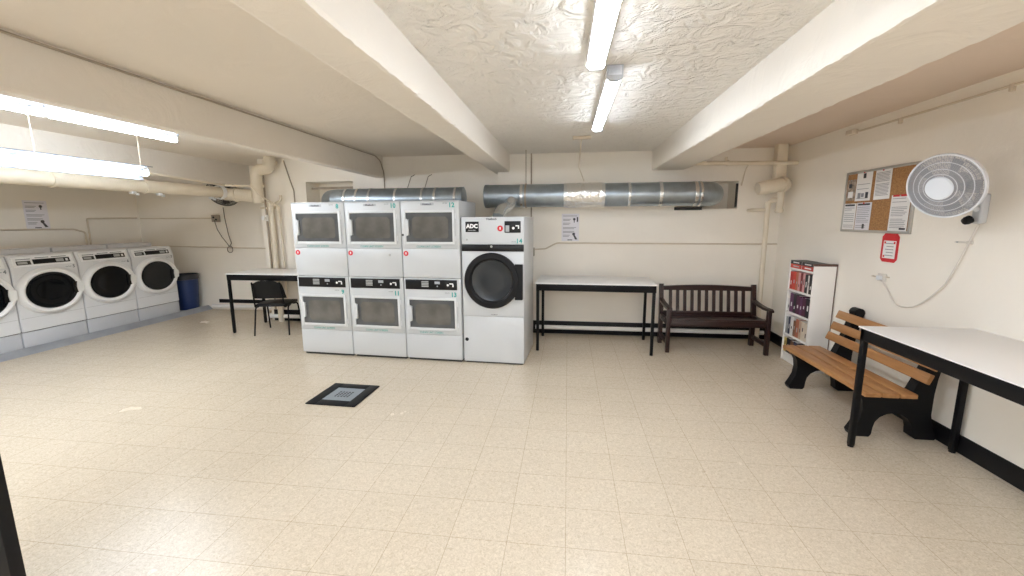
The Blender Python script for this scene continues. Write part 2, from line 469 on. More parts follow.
tube_lamp('added bare tube lamp behind the left ceiling beam, outside the picture at left', (-4.35, -.65), (-4.33, 1.80), 2.553, 2, pan, ZL, (), .028)  # unseen, added to spread more light through the left bay
tro = [(-.055, .080), (.0, .088), (.075, .070), (.118, .020), (.115, -.030), (.085, -.070), (.081, -.064), (.108, -.028), (.110, .018), (.070, .062), (.0, .080), (-.053, .072)]
tube_lamp('added bare tube lamp hanging on wires over the washers, outside the picture at left', (-4.80, -.40), (-4.80, 1.96), 2.212, 2, tro, ZL, (.5, 1.9), .026)  # also unseen, added as extra light for the washer side
tube_lamp('bare tube lamp hanging on wires over the washers, lower of the two at left', (-4.80, 2.08), (-4.80, 4.42), 2.212, 2, tro, ZL, (.5, 1.32, 2.30), .026)

# ------------------------------------------------------------------ dryers
def rivet(g, x, z, r=.006, y=0):
    g.cyl((x, y, z), (x, y-.004, z), r, n=10)

def window_door(parent, x0, x1, z0, z1):
    """white framed rectangular dryer door with smoked pane and recessed pull on the left"""
    d = G().frame(x0, x1, z0, z1, (.030, .030, .030, .030), -.016, 0, .004)
    d = d.build('door', 'dryer_trim', parent)
    ix0, ix1, iz0, iz1 = x0+.03, x1-.03, z0+.03, z1-.03
    zc = (iz0+iz1)/2; hh = (iz1-iz0)
    # pane with the notch round the pull
    n0, n1 = zc-hh*.27, zc+hh*.27
    c = .014
    poly = [(ix0, iz0), (ix1, iz0), (ix1, iz1), (ix0, iz1), (ix0, n1+c), (ix0+c, n1), (ix0+.035, n1), (ix0+.035, n0), (ix0+c, n0), (ix0, n0-c)]
    w = G().xz(poly, -.006, -.002).build('window', 'pane', d, smooth=False)
    xa, xb, za, zb = ix0+.075, ix1-.05, iz0+.04, iz1-.045
    G().xz([(xa+.03, za), (xb-.02, za), (xb, za+.02), (xb, zb-.03), (xb-.03, zb), (xa+.03, zb), (xa, zb-.03), (xa, za+.03)], -.0078, -.006).build('window_centre', 'pane_in', w, smooth=False)
    h = G().xz([(ix0-.002, n0-.002), (ix0+.024, n0-.002), (ix0+.033, n0+.012), (ix0+.033, n1-.012), (ix0+.024, n1+.002), (ix0-.002, n1+.002)], -.024, -.002)
    h.box((ix0+.024, -.034, n0+.012), (ix0+.038, -.018, n1-.012), .004)
    h.build('handle', 'dryer_trim', d)
    for zz in (z0+.04, z1-.10):
        G().box((x1+.002, -.010, zz), (x1+.012, 0, zz+.06), .003).build('hinge', 'grey_side', d)
    return d

def stack_dryer(label, loc, rz, up, lo, lock):
    t = thing('stacked_dryer', label, 'dryer', loc, rz, 'stacked white dryers in the row')
    W, D, H = .700, .70, 1.885
    b = G(); b.box((.002, .012, .03), (W-.002, D, .998), .004); b.box((.002, .012, 1.002), (W-.002, D, H-.012), .004)
    b.box((0, 0, H-.012), (W, D, H), .004)
    b.build('body', 'white_enamel', t)
    G().box((.02, .03, 0), (W-.02, D-.02, .03)).build('base', 'dark', t)
    for z0, z1 in ((.03, .322), (1.006, 1.340)):
        G().box((.004, 0, z0), (W-.004, .013, z1), .004).build('service_panel', 'white_enamel', t)
    for z0, z1 in ((.328, .996), (1.346, H-.014)):
        G().box((.004, 0, z0), (W-.004, .013, z1), .004).build('front_panel', 'white_enamel', t)
    window_door(t, .034, .650, 1.392, 1.782)
    window_door(t, .034, .650, .382, .775)
    # control strip
    c = G().box((.024, -.008, .868), (.656, 0, .985), .006).build('control_panel', 'black_gloss', t)
    s = G()
    for k in range(4): s.box((.225, -.010, .900+k*.018), (.310, -.008, .912+k*.018))
    s.build('display', 'screen_grey', c)
    s = G(); s.box((.385, -.010, .935), (.45, -.008, .965), .001); s.cyl((.418, -.008, .91), (.418, -.012, .91), .008, n=12)
    s.build('button', 'badge', c)
    s = G(); s.cyl((.545, -.008, .925), (.545, -.0105, .925), .013, n=14); s.box((.565, -.010, .935), (.61, -.008, .947)); s.box((.60, -.010, .905), (.615, -.008, .935))
    s.build('printed_symbol', 'white_ink', c)
    bd = G().box((.245, -.004, 1.832), (.405, 0, 1.858), .002).build('badge', 'badge', t)
    text('lettering', 'Huebsch', .030, (.325, -.004, 1.844), 'dark_ink', bd, bold=.0006)
    for num, z in ((up, 1.836), (lo, .815)):
        text('number_label', num, .072, (.612, -.0005, z-.004), 'green_ink', t, bold=.0025)
        text('small_lettering', 'DRYER', .018, (.535, -.0005, z+.016), 'grey_ink', t)
    for z in (1.366, .352):
        text('notice_lettering', 'CLEAN LINT SCREEN', .031, (.325, -.0005, z), 'green_ink', t)
    st = G().cyl((.046, 0, 1.287), (.046, -.002, 1.287), .030, n=24).build('sticker', 'red', t)
    G().box((.040, -.003, 1.276), (.052, -.0019, 1.300)).build('sticker_mark', 'white_ink', st)
    if lock == 1:
        G().lathe([(0, .006), (.012, .006), (.014, 0)], (.545, 0, 1.268), (0, -1, 0), 14).build('lock', 'steel', t)
    if lock == 2:
        G().lathe([(0, .006), (.012, .006), (.014, 0)], (.018, 0, 1.50), (0, -1, 0), 14).build('lock', 'dark', t)
    return t

th = -.052
P0 = Vector((-3.312, 4.765, 0)); U = Vector((math.cos(th), math.sin(th), 0))
labs = ['white stacked dryer with green numbers 8 and 9, leftmost of the dryer row',
        'white stacked dryer with green numbers 10 and 11, middle one of the three stacks',
        'white stacked dryer with green numbers 12 and 13, beside the round door dryer']
for i, (a, b) in enumerate((('8', '9'), ('10', '11'), ('12', '13'))):
    stack_dryer(labs[i], P0+U*(.704*i), th, a, b, i)

def single_dryer(loc, rz):
    t = thing('tumble_dryer', 'large white dryer with one round black door, number 14, right end of the row', 'dryer', loc, rz)
    W, D, H = .718, .80, 1.70
    b = G(); b.box((0, .012, .02), (W, D, H), .005)
    b.build('body', 'white_enamel', t)
    G().box((.02, .03, 0), (W-.02, D-.02, .02)).build('base', 'dark', t)
    for z0, z1 in ((1.395, H-.003), (.572, 1.318)):
        G().box((.003, 0, z0), (W-.003, .013, z1), .004).build('front_panel', 'white_enamel', t)
    sp = G().box((.003, 0, .022), (W-.003, .013, .566), .004).build('service_panel', 'white_enamel', t)
    G().lathe([(0, .006), (.016, .006), (.022, 0)], (.04, 0, .285), (0, -1, 0), 16).build('lock', 'black_gloss', sp)
    bd = G().box((.003, -.010, 1.318), (W-.003, .012, 1.395), .004).build('black_band', 'black_gloss', t)
    G().lathe([(0, .006), (.012, .006), (.014, 0)], (.35, -.010, 1.372), (0, -1, 0), 14).build('lock', 'steel', bd)
    # round door
    cx, cz, R = .350, .985, .318
    d = G().lathe([(R, 0), (R, .028), (R-.012, .042), (R-.06, .046), (R-.078, .034), (R-.084, .008)], (cx, 0, cz), (0, -1, 0), 56)
    d = d.build('door', 'black_plastic', t)
    G().lathe([(R-.076, .014), (R-.084, .010), (.12, .012), (0, .013)], (cx, 0, cz), (0, -1, 0), 48).build('door_glass', 'pane_blue', d)
    hp = [(cx+R-.05, .775), (.700, .775), (.707, .783), (.707, 1.168), (.700, 1.176), (cx+R-.05, 1.176)]
    G().xz(hp, -.036, -.001).build('hinge_block', 'black_plastic', d)
    # plates on the head panel
    a = G().box((.052, -.004, 1.532), (.206, 0, 1.648), .006).build('name_plate', 'black_gloss', t)
    text('lettering', 'ADC', .062, (.129, -.004, 1.596), 'white_ink', a, bold=.003)
    text('lettering', 'american dryer', .015, (.129, -.004, 1.553), 'white_ink', a)
    c = G().box((.500, -.010, 1.525), (.682, 0, 1.652), .006).build('card_reader', 'black_gloss', t)
    G().box((.512, -.012, 1.535), (.555, -.010, 1.605), .001).build('display', 'screen_grey', c)
    s = G(); s.cyl((.600, -.010, 1.575), (.600, -.0125, 1.575), .014, n=14); s.box((.625, -.012, 1.595), (.665, -.010, 1.607)); s.box((.652, -.012, 1.568), (.665, -.010, 1.595))
    s.build('printed_symbol', 'white_ink', c)
    st = G().cyl((.450, 0, 1.572), (.450, -.002, 1.572), .033, n=24).build('sticker', 'red', t)
    G().box((.444, -.003, 1.560), (.456, -.0019, 1.586)).build('sticker_mark', 'white_ink', st)
    text('lettering', 'Huebsch', .034, (.352, -.0005, 1.676), 'dark_ink', t, bold=.0008)
    text('number_label', '14', .072, (.662, -.0005, 1.432), 'green_ink', t, bold=.0015)
    text('small_lettering', 'DRYER', .017, (.602, -.0005, 1.425), 'grey_ink', t)
    text('lettering', 'Huebsch', .022, (.372, -.0005, .592), 'dark_ink', t)
    G().lathe([(0, .004), (.009, .004), (.01, 0)], (.062, 0, 1.445), (0, -1, 0), 12).build('lock', 'steel', t)
    return t
M['pane_blue'] = mat('dark_round_glass', (.024, .028, .032), .22, spec=.5)
single_dryer((-1.193, 4.672, 0), -.048)

# ------------------------------------------------------------------ washers
def washer(yc, num, label):
    t = thing('washing_machine', label, 'washing machine', (-6.88, yc-.085, .05), PI/2, 'front loading washers in the row')
    W, D = .725, .78; h = W/2
    # z here is measured from the platform
    bs = G().box((-h, .012, 0), (h, D, .215), .006).build('base', 'plinth', t)
    G().box((-h+.01, .03, .215), (h-.01, D-.01, .225)).build('shadow_gap', 'dark', t)
    prof = [(0.0, .225), (0.0, 1.045), (.045, 1.195), (.06, 1.20), (D, 1.20), (D, .225)]
    g = G().yz(prof, -h, h)
    bmesh.ops.bevel(g.bm, geom=[e for e in g.bm.edges], offset=.006, segments=2, affect='EDGES')
    g.build('body', 'washer_enamel', t)
    G().box((-h+.004, .40, 1.20), (h-.004, D-.01, 1.262), .012).build('rear_hood', 'washer_enamel', t)
    s = G()
    s.box((-.03, .47, 1.2625), (.08, .50, 1.2635)); s.build('small_lettering', 'grey_ink', t)
    # seam of the lower panel
    G().box((-h+.01, -.0012, .395), (h-.01, .001, .399)).build('panel_seam', 'screen_grey', t)
    # sloping console
    def con(poly, a, b):    # poly in (x, s) with s along the slope from z=1.045
        sl = Vector((0, .045, .15)).normalized(); nn = Vector((0, -.15, .045)).normalized()
        P = Vector((0, 0, 1.045))
        return G().prism(poly, lambda x, q: P+sl*q+nn*a+Vector((x, 0, 0)), lambda x, q: P+sl*q+nn*b+Vector((x, 0, 0)))
    def rect(x0, x1, s0, s1): return [(x0, s0), (x1, s0), (x1, s1), (x0, s1)]
    cp = con(rect(-h+.035, h-.035, .012, .140), 0, .010).build('control_panel', 'washer_trim', t)
    con(rect(-.295, -.150, .034, .085), .010, .014).build('card_reader', 'dark', cp)
    con(rect(-.285, -.185, .044, .074), .014, .015).build('display', 'screen_grey', cp)
    con(rect(-.125, .285, .034, .098), .010, .014).build('control_strip', 'black_gloss', cp)
    con(rect(.125, .215, .046, .086), .014, .015).build('display', 'screen_grey', cp)
    g = con(rect(.235, .262, .048, .082), .014, .018); g.build('button', 'washer_trim', cp)
    for a, b, s0 in ((-.29, -.14, .102), (-.09, .06, .112), (.09, .26, .112)):
        con(rect(a, b, s0, s0+.010), .010, .0108).build('small_lettering', 'grey_ink', cp)
    # door
    cz = .725; R = .302
    d = G().lathe([(R+.006, -.002), (R+.004, .022), (R-.006, .050), (R-.022, .066), (R-.040, .068), (R-.056, .056), (R-.066, .036)], (0, 0, cz), (0, -1, 0), 56)
    ES = 1.20
    bmesh.ops.scale(d.bm, vec=(ES, 1, 1), verts=d.bm.verts)
    d = d.build('door', 'washer_trim', t)
    g = G().lathe([(R-.060, .046), (R-.075, .050), (.13, .036), (.06, .030), (0, .028)], (0, 0, cz), (0, -1, 0), 48)
    bmesh.ops.scale(g.bm, vec=(ES, 1, 1), verts=g.bm.verts)
    g.build('door_glass', 'glass_black', d)
    R *= ES; R -= .012
    hp = [(R-.075, cz-.062), (R-.012, cz-.066), (R-.004, cz-.05), (R-.004, cz+.05), (R-.012, cz+.066), (R-.075, cz+.062), (R-.082, cz)]
    G().xz(hp, -.080, -.050).build('handle', 'washer_trim', d)
    G().xz([(R-.115, cz-.085), (R-.070, cz-.075), (R-.070, cz+.075), (R-.115, cz+.085)], -.062, -.045).build('handle_recess', 'black_gloss', d)
    hg = G().box((-R-.012, -.03, cz-.06), (-R+.006, 0, cz+.06), .008).build('hinge', 'grey_side', d)
    text('number_label', num, .062, (.318, -.0005, 1.012), 'grey_ink', t, bold=.002)
    text('small_lettering', 'WASHER', .018, (.255, -.0005, 1.012), 'grey_ink', t)
    return t
washer(4.062, '4', 'white front loading washer number 4 cut off by the left edge of the picture')
washer(4.804, '5', 'white front loading washer number 5, second from the left edge of the picture')
washer(5.546, '6', 'white front loading washer number 6, second from the blue bin')
washer(6.288, '7', 'white front loading washer number 7 standing next to the blue bin')

# blue bin
t = thing('waste_bin', 'navy blue plastic bin with black liner standing beyond the last washer', 'bin', (-7.06, 6.915, .05))
G().lathe([(0, 0), (.155, 0), (.162, .012), (.196, .60), (.206, .605), (.208, .635), (.198, .64), (.190, .60), (.156, .02), (0, .02)], n=40).build('body', 'blue_bin', t)
G().lathe([(.196, .56), (.212, .565), (.214, .60), (.211, .652), (.199, .658), (.186, .60), (.165, .30), (0, .27)], n=40).build('liner', 'bin_liner', t)

# ------------------------------------------------------------------ tables
def table(label, loc, rz, L, W, H, leg_inset=.02, flip=False, thick=.012, group='tall white topped folding tables'):
    t = thing('folding_table', label, 'table', loc, rz, group)
    G().box((-.012, -.012, H-thick), (L+.012, W+.012, H), .004).build('tabletop', 'laminate', t)
    a = G()
    z0, z1 = H-thick-.085, H-thick
    a.box((0, 0, z0), (L, .03, z1), .003); a.box((0, W-.03, z0), (L, W, z1), .003)
    a.box((0, .03, z0), (.03, W-.03, z1), .003); a.box((L-.03, .03, z0), (L, W-.03, z1), .003)
    a.build('apron', 'black_metal', t)
    for x in (leg_inset-.018, L-leg_inset-.022):
        for y in (.0, W-.04):
            lg = G().box((x, y, .012), (x+.036, y+.036, z1), .004).build('leg', 'black_metal', t)
            G().cyl((x+.018, y+.018, 0), (x+.018, y+.018, .014), .02, n=14).build('foot', 'black_plastic', lg)
    return t
table('tall white topped table with black legs against the back wall between dryer and wooden bench', (-.385, 5.225, 0), -.038, 1.455, .74, .882)
table('white topped table with black legs left of the dryer row with the black chair', (-5.0, 5.57, 0), -.01, 1.25, .70, .905)
table('white topped table cut off by the right edge, in front of the brown plank bench', (2.075, 3.20, 0), -PI/2, 1.90, .705, .905)

# ------------------------------------------------------------------ black chair
def chair(loc, rz):
    t = thing('stacking_chair', 'black stacking chair with thin metal legs, tucked under the left table', 'chair', loc, rz)
    # faces local +Y; back rest on the near side (-Y)
    w, d, h = .225, .21, .455
    s = G().box((-w, -d, h-.03), (w, d, h+.012), .02, 3); s.build('seat', 'black_plastic', t)
    # back rest: curved shell
    g = G(); tm = bmesh.new(); rows = []
    for j in range(7):
        v = j/6; z = .555+.27*v; row = []
        for i in range(13):
            u = -1+2*i/12
            hw = .235-.035*v-.045*max(0, v-.72)**2*12
            zz = z-.03*(u*u*u*u)*(v > .9)
            row.append((u*hw, -d-.02-.075*v+.035*u*u, zz))
        rows.append(row)
    F = [[tm.verts.new(p) for p in r] for r in rows]
    B = [[tm.verts.new((p[0], p[1]-.014, p[2])) for p in r] for r in rows]
    for j in range(6):
        for i in range(12):
            tm.faces.new((F[j][i], F[j][i+1], F[j+1][i+1], F[j+1][i])); tm.faces.new((B[j][i+1], B[j][i], B[j+1][i], B[j+1][i+1]))
    for i in range(12):
        tm.faces.new((F[0][i+1], F[0][i], B[0][i], B[0][i+1])); tm.faces.new((F[6][i], F[6][i+1], B[6][i+1], B[6][i]))
    for j in range(6):
        tm.faces.new((F[j][0], F[j+1][0], B[j+1][0], B[j][0])); tm.faces.new((F[j+1][12], F[j][12], B[j][12], B[j+1][12]))
    bmesh.ops.recalc_face_normals(tm, faces=tm.faces); g._add(tm)
    g.build('backrest', 'black_plastic', t, sharp=60)
    for sx in (-1, 1):
        G().tube(fillet([(sx*.20, -d+.06, h-.035), (sx*.205, -d-.02, h-.035), (sx*.20, -d-.05, .62), (sx*.19, -d-.085, .80)], .05), .011, 10).build('back_frame', 'black_metal', t)
        for sy in (-1, 1):
            G().tube(fillet([(sx*.215, sy*.06, h-.03), (sx*.228, sy*.17, h-.035), (sx*.245, sy*.245, .0)], .05), .011, 10).build('leg', 'black_metal', t)
    g = G(); g.tube([(-.22, .10, h-.036), (.22, .10, h-.036)], .009, 8); g.tube([(-.22, -.10, h-.036), (.22, -.10, h-.036)], .009, 8)
    g.build('seat_frame', 'black_metal', t)
    return t
chair((-4.355, 5.745, 0), .22)

# ------------------------------------------------------------------ dark wooden garden bench (back wall)
def garden_bench(loc, rz):
    t = thing('garden_bench', 'dark brown wooden bench with slatted back and arms, against the back wall', 'bench', loc, rz)
    L = 1.172; D = .43; m = 'dark_wood'
    # local: x along, y=0 front legs centre, +y to the wall
    for x in (0.0, L):
        G().box((x-.024, -.024, 0), (x+.024, .024, .555), .005).build('leg', m, t)
        G().prism([(-.03, 0), (.03, 0), (.03, .42), (.085, .80), (.035, .81), (-.03, .43)], lambda a, b: (x-.025, D+a, b), lambda a, b: (x+.025, D+a, b)).build('leg', m, t)
        # arm: gently curved with rounded front
        pts = [(-.055, .545), (-.05, .57), (-.02, .583), (.12, .578), (.28, .590), (D+.02, .615), (D+.02, .585), (.28, .560), (.12, .548), (-.01, .552)]
        G().yz(pts, x-.029, x+.029).build('armrest', m, t)
        G().box((x-.02, .03, .10), (x+.02, D-.03, .15), .004).build('side_rail', m, t)
        G().box((x-.022, .03, .35), (x+.022, D-.03, .41), .004).build('side_rail', m, t)
    G().box((.03, -.018, .345), (L-.03, .018, .415), .004).build('front_rail', m, t)
    G().box((.03, D-.02, .345), (L-.03, D+.015, .40), .004).build('rear_rail', m, t)
    for k in range(6):
        y = -.03+k*.069
        G().box((-.03 if k not in (0, 5) else .032, y, .418-.010*k), (L+.03 if k not in (0, 5) else L-.032, y+.060, .438-.010*k), .004).build('seat_slat', m, t)
    # back: lower rail, 11 slats, arched top rail
    tilt = lambda z: D+.005+(z-.42)*.17
    z0 = .418
    G().box((.03, tilt(z0)-.014, z0-.03), (L-.03, tilt(z0)+.018, z0+.03), .004).build('lower_back_rail', m, t)
    n = 24; top = []; bot = []
    for i in range(n+1):
        u = i/n; x = -.02+(L+.04)*u
        top.append((x, .772+.024*math.sin(PI*u)))
        bot.append((x, .722))
    g = G().prism(top+bot[::-1], lambda a, b: (a, tilt(.75)-.018, b), lambda a, b: (a, tilt(.75)+.022, b))
    g.build('top_rail', m, t)
    for k in range(11):
        x = .03+(L-.06)*(k+1)/12
        G().prism([(x-.02, z0+.02), (x+.02, z0+.02), (x+.02, .73), (x-.02, .73)], lambda a, b: (a, tilt(b)-.006, b), lambda a, b: (a, tilt(b)+.010, b)).build('back_slat', m, t)
    return t
garden_bench((1.268, 5.345, 0), .005)

# ------------------------------------------------------------------ brown plank park bench with black ends (right wall)
def park_bench():
    t = thing('park_bench', 'brown plank bench with black plastic ends along the right wall', 'bench', (2.478, 3.87, 0), 0)
    # local: x to the wall, y along the wall
    y0, y1 = -.62, .60
    def end(y):
        P = []
        # outline (x,z): front foot, curved front, seat shelf, back post with rounded head, rear foot, arch
        P += [(-.275, 0), (-.29, .03), (-.265, .075), (-.235, .14), (-.225, .22), (-.235, .29), (-.262, .345)]
        P += [(-.262, .355), (.055, .345), (.100, .38), (.135, .47), (.175, .58), (.225, .76)]
        for k in range(7):
            a = PI*(1-k/6)*.92+.05
            P.append((.266+.048*math.cos(a), .775+.046*math.sin(a)))
        P += [(.30, .72), (.275, .60), (.255, .48), (.245, .36), (.245, .20), (.265, .11), (.290, .045), (.300, .015), (.290, 0), (.16, 0), (.135, .02)]
        for k in range(9):
            a = PI*k/8
            P.append((-.005+.135*math.cos(a), .055+.125*math.sin(a)+.02))
        P += [(-.145, .02), (-.16, 0)]
        g = G().prism(P, lambda a, b: (a, y-.04, b), lambda a, b: (a, y+.04, b))
        g.build('bench_end', 'black_plastic', t, sharp=40)
    end(-.485); end(.445)
    # seat planks
    for x in (-.285, -.165, -.045):
        G().box((x, y0, .356), (x+.112, y1, .392), .006).build('seat_plank', 'plank', t)
    # back planks, leaning back with the posts
    for xb, zb in ((.145, .508), (.180, .610), (.218, .722)):
        a = math.atan2(.08, .215)
        R = Matrix.Rotation(a, 3, 'Y')
        G().box((xb-.034, y0, zb-.039), (xb-.002, y1, zb+.039), .005, rot=R, piv=Vector((xb-.018, 0, zb))).build('back_plank', 'plank', t)
    return t
park_bench()

# ------------------------------------------------------------------ bookcase
bc = thing('bookcase', 'narrow white bookcase full of books against the right wall', 'bookcase', (2.57, 4.760, 0))
BW, BD, BH = .505, .215, 1.165
g = G(); g.box((0, 0, 0), (BD, .018, BH), .002); g.build('side_panel', 'shelf_white', bc)
g = G(); g.box((0, BW-.018, 0), (BD, BW, BH), .002); g.build('side_panel', 'shelf_white', bc)
for z in (1.083, .835, .572, .308, .085):
    G().box((.002, .018, z), (BD, BW-.018, z+.022), .002).build('shelf', 'shelf_white', bc)
G().box((.012, .018, 0), (.03, BW-.018, .085), .002).build('kick_board', 'shelf_white', bc)
G().box((BD, .0, .0), (BD+.008, BW, BH), .001).build('back_panel', 'brown', bc)
plab(G().box((-.004, -.006, BH), (BD+.008, .030, BH+.024), .003).build('top_trim', 'brown', bc), 'brown strip along the top edge')

book_mats = {}
def bmat(nm, c):
    if nm not in book_mats: book_mats[nm] = mat('book_'+nm.replace(' ', '_'), c, .45, noise=.12, nscale=25)
    return book_mats[nm]
BC = {'red': (.50, .03, .02), 'bright red': (.62, .05, .03), 'orange': (.50, .15, .08), 'pink': (.66, .34, .34), 'dark red': (.22, .02, .025), 'black': (.02, .02, .022),
      'white': (.75, .73, .70), 'purple': (.13, .045, .115), 'plum': (.09, .025, .055), 'grey': (.32, .33, .33), 'brown': (.22, .11, .06), 'cream': (.66, .57, .46), 'tan': (.50, .36, .26), 'navy': (.03, .035, .08), 'rust': (.40, .13, .07), 'yellow': (.55, .42, .12)}
def book(label, col, a, b, flat=False):
    """a,b: world box corners; spine faces -X"""
    c = ((a[0]+b[0])/2, (a[1]+b[1])/2, a[2])
    t = thing('book', label, 'book', c, 0, 'books in the white bookcase' if not flat else 'books lying on the bookcase')
    dx, dy, dz = (b[0]-a[0])/2, (b[1]-a[1])/2, b[2]-a[2]
    cm = bmat(col, BC[col])
    pm = M['paper']
    g = G(); th = .0025
    if flat:
        g.box((-dx, -dy, 0), (dx, dy, th)); g.box((-dx, -dy, dz-th), (dx, dy, dz)); g.box((-dx, -dy, th), (-dx+th, dy, dz-th))
        pg = G().box((-dx+th, -dy+.004, th), (dx-.004, dy-.004, dz-th))
    else:
        g.box((-dx, -dy, 0), (dx, -dy+th, dz)); g.box((-dx, dy-th, 0), (dx, dy, dz)); g.box((-dx, -dy+th, 0), (-dx+th, dy-th, dz))
        pg = G().box((-dx+th, -dy+th, .004), (dx-.004, dy-th, dz-.004))
    g.build('cover', cm, t, smooth=False); pg.build('pages', pm, t, smooth=False)
    # title band on the spine
    light = sum(BC[col]) > 1.0
    tm = 'dark_ink' if light else ('paper' if col in ('black', 'navy', 'purple', 'plum', 'red') else 'screen_grey')
    if flat: G().box((-dx-.0006, -dy*.6, dz*.35), (-dx+.0004, dy*.5, dz*.65)).build('spine_title', tm, t, smooth=False)
    else:
        z0 = random.uniform(.2, .5); z1 = z0+random.uniform(.12, .3)
        G().box((-dx-.0006, -dy*.28, dz*z0), (-dx+.0004, dy*.28, dz*z1)).build('spine_title', tm, t, smooth=False)
    return t
ordn = ['first', 'second', 'third', 'fourth', 'fifth', 'sixth', 'seventh', 'eighth', 'ninth', 'tenth']
rows = [('top shelf', .857, [('red', .035, .20), ('bright red', .045, .205), ('orange', .03, .21), ('pink', .032, .21), ('dark red', .03, .205), ('pink', .03, .215), ('black', .035, .20), ('white', .018, .195), ('black', .04, .21)]),
        ('second shelf', .594, [('white', .025, .15), ('purple', .045, .215), ('black', .035, .215), ('plum', .045, .21), ('purple', .03, .20), ('plum', .04, .205), ('black', .05, .21)]),
        ('third shelf', .330, [('grey', .035, .19), ('navy', .025, .20), ('white', .04, .215), ('brown', .03, .18), ('rust', .04, .21), ('tan', .03, .205), ('cream', .04, .205), ('cream', .035, .195)]),
        ('fourth shelf', .107, [('yellow', .03, .165), ('black', .045, .17), ('brown', .035, .16), ('navy', .04, .165), ('tan', .04, .15), ('black', .05, .16)])]
for nm, z, bs in rows:
    tot = sum(b[1] for b in bs); y = 4.760+BW-.020
    k = (BW-.042)/(tot+.001*len(bs))
    for i, (c, w, h) in enumerate(bs):
        w *= k
        book('%s book standing on the %s of the white bookcase, %s from left' % (c, nm, ordn[i]), c, (2.583, y-w+.0008, z), (2.583+.145+.02*random.random(), y-.0008, z+h))
        y -= w+.0006
zt = 1.105
book('red book lying on top of the white bookcase under a black one, left pile', 'bright red', (2.574, 5.02, zt), (2.735, 5.243, zt+.045), True)
book('black book lying on a red one on top of the white bookcase, left pile', 'black', (2.572, 5.018, zt+.0455), (2.740, 5.244, zt+.085), True)
book('red book lying on top of the white bookcase under a black one, right pile', 'red', (2.576, 4.785, zt), (2.735, 5.010, zt+.045), True)
book('black book lying on a red one on top of the white bookcase, right pile', 'black', (2.573, 4.783, zt+.0455), (2.735, 5.008, zt+.083), True)

# ------------------------------------------------------------------ notice board, papers
nb = thing('notice_board', 'cork notice board in a metal frame on the right wall', 'notice board', (XR, 4.325, 1.82))
# local: x=0 wall, y along wall, facing -X
hw, hh = .445, .290
G().box((-.014, -hw+.01, -hh+.01), (-.002, hw-.01, hh-.01)).build('cork_panel', 'cork', nb)
g = G(); w_ = .022
g.box((-.022, -hw, -hh), (0, -hw+w_, hh), .003); g.box((-.022, hw-w_, -hh), (0, hw, hh), .003)
g.box((-.022, -hw+w_, -hh), (0, hw-w_, -hh+w_), .003); g.box((-.022, -hw+w_, hh-w_), (0, hw-w_, hh), .003)
g.build('frame', 'alu', nb)

def paper(label, yl, yr, z0, z1, m='paper', lines=14, x=XR-.0145, tilt=0.0, name='paper_notice', pics=(), head=0, group='papers pinned to the cork board'):
    """sheet on the right wall: yl = left (farther) edge, yr = right edge"""
    cy, cz = (yl+yr)/2, (z0+z1)/2
    t = thing(name, label, 'notice', (x, cy, cz), 0, group)
    t.rotation_euler = (tilt, 0, 0)
    a, b = (yl-yr)/2, (z1-z0)/2
    nx = 8; tm = bmesh.new()
    f = []; k = []
    for i in range(nx+1):
        u = -1+2*i/nx; xx = -.002-.003*abs(math.sin(u*2.2))
        f.append([tm.verts.new((xx, u*a, -b)), tm.verts.new((xx*.6, u*a, b))]); k.append([tm.verts.new((xx+.0012, u*a, -b)), tm.verts.new((xx*.6+.0012, u*a, b))])
    for i in range(nx):
        tm.faces.new((f[i][0], f[i+1][0], f[i+1][1], f[i][1])); tm.faces.new((k[i+1][0], k[i][0], k[i][1], k[i+1][1]))
        tm.faces.new((f[i+1][0], f[i][0], k[i][0], k[i+1][0])); tm.faces.new((f[i][1], f[i+1][1], k[i+1][1], k[i][1]))
    tm.faces.new((f[0][0], f[0][1], k[0][1], k[0][0])); tm.faces.new((f[nx][1], f[nx][0], k[nx][0], k[nx][1]))
    bmesh.ops.recalc_face_normals(tm, faces=tm.faces)
    g = G(); g._add(tm); g.build('sheet', m, t, sharp=60)
    rnd = random.Random(label)
    if lines:
        g = G()
        for i in range(lines):
            z = b*.80-(1.62*b)*i/max(1, lines-1)
            if head and i == 0: continue
            e = rnd.uniform(.35, .82) if rnd.random() < .4 else .82
            if rnd.random() < .1: continue
            g.box((-.0064, a*.82-(a*1.64)*(e+.82)/1.64, z-.0022), (-.0054, a*.82, z+.0022))
        g.build('print_lines', 'ink', t, smooth=False)
    if head:
        G().box((-.0066, -a*.8, b*.80), (-.0054, a*.8, b*.93)).build('heading', 'dark_ink', t, smooth=False)
    for (py, pz, pw, ph, pm) in pics:
        G().box((-.0068, py*a-pw, pz*b-ph), (-.0054, py*a+pw, pz*b+ph), .0003).build('picture', pm, t, smooth=False)
    G().lathe([(0, .010), (.005, .009), (.006, .004), (.003, 0)], (-.003, 0, b*.95), (-1, 0, 0), 10).build('pin', 'red' if rnd.random() < .4 else 'steel', t)
    return t
paper('tan picture flyer pinned at the top left corner of the cork board', 4.735, 4.615, 1.835, 2.035, 'paper_tan', 0, pics=((0, -.45, .035, .03, 'paper'), (.2, .4, .02, .02, 'dark_ink')))
paper('white flyer with black emblem and small pictures, second in the cork board top row', 4.605, 4.395, 1.825, 2.095, 'paper', 6, pics=((-.05, .72, .018, .022, 'dark_ink'), (.45, -.62, .02, .025, 'ink'), (0, -.6, .018, .018, 'ink'), (-.55, -.62, .018, .028, 'dark_ink')))
paper('closely printed white sheet in the top row of the cork board beside bare cork', 4.352, 4.155, 1.828, 2.09, 'paper', 18, tilt=-.02)
paper('plain white printed sheet at the bottom left corner of the cork board', 4.75, 4.572, 1.553, 1.805, 'paper', 12, head=1)
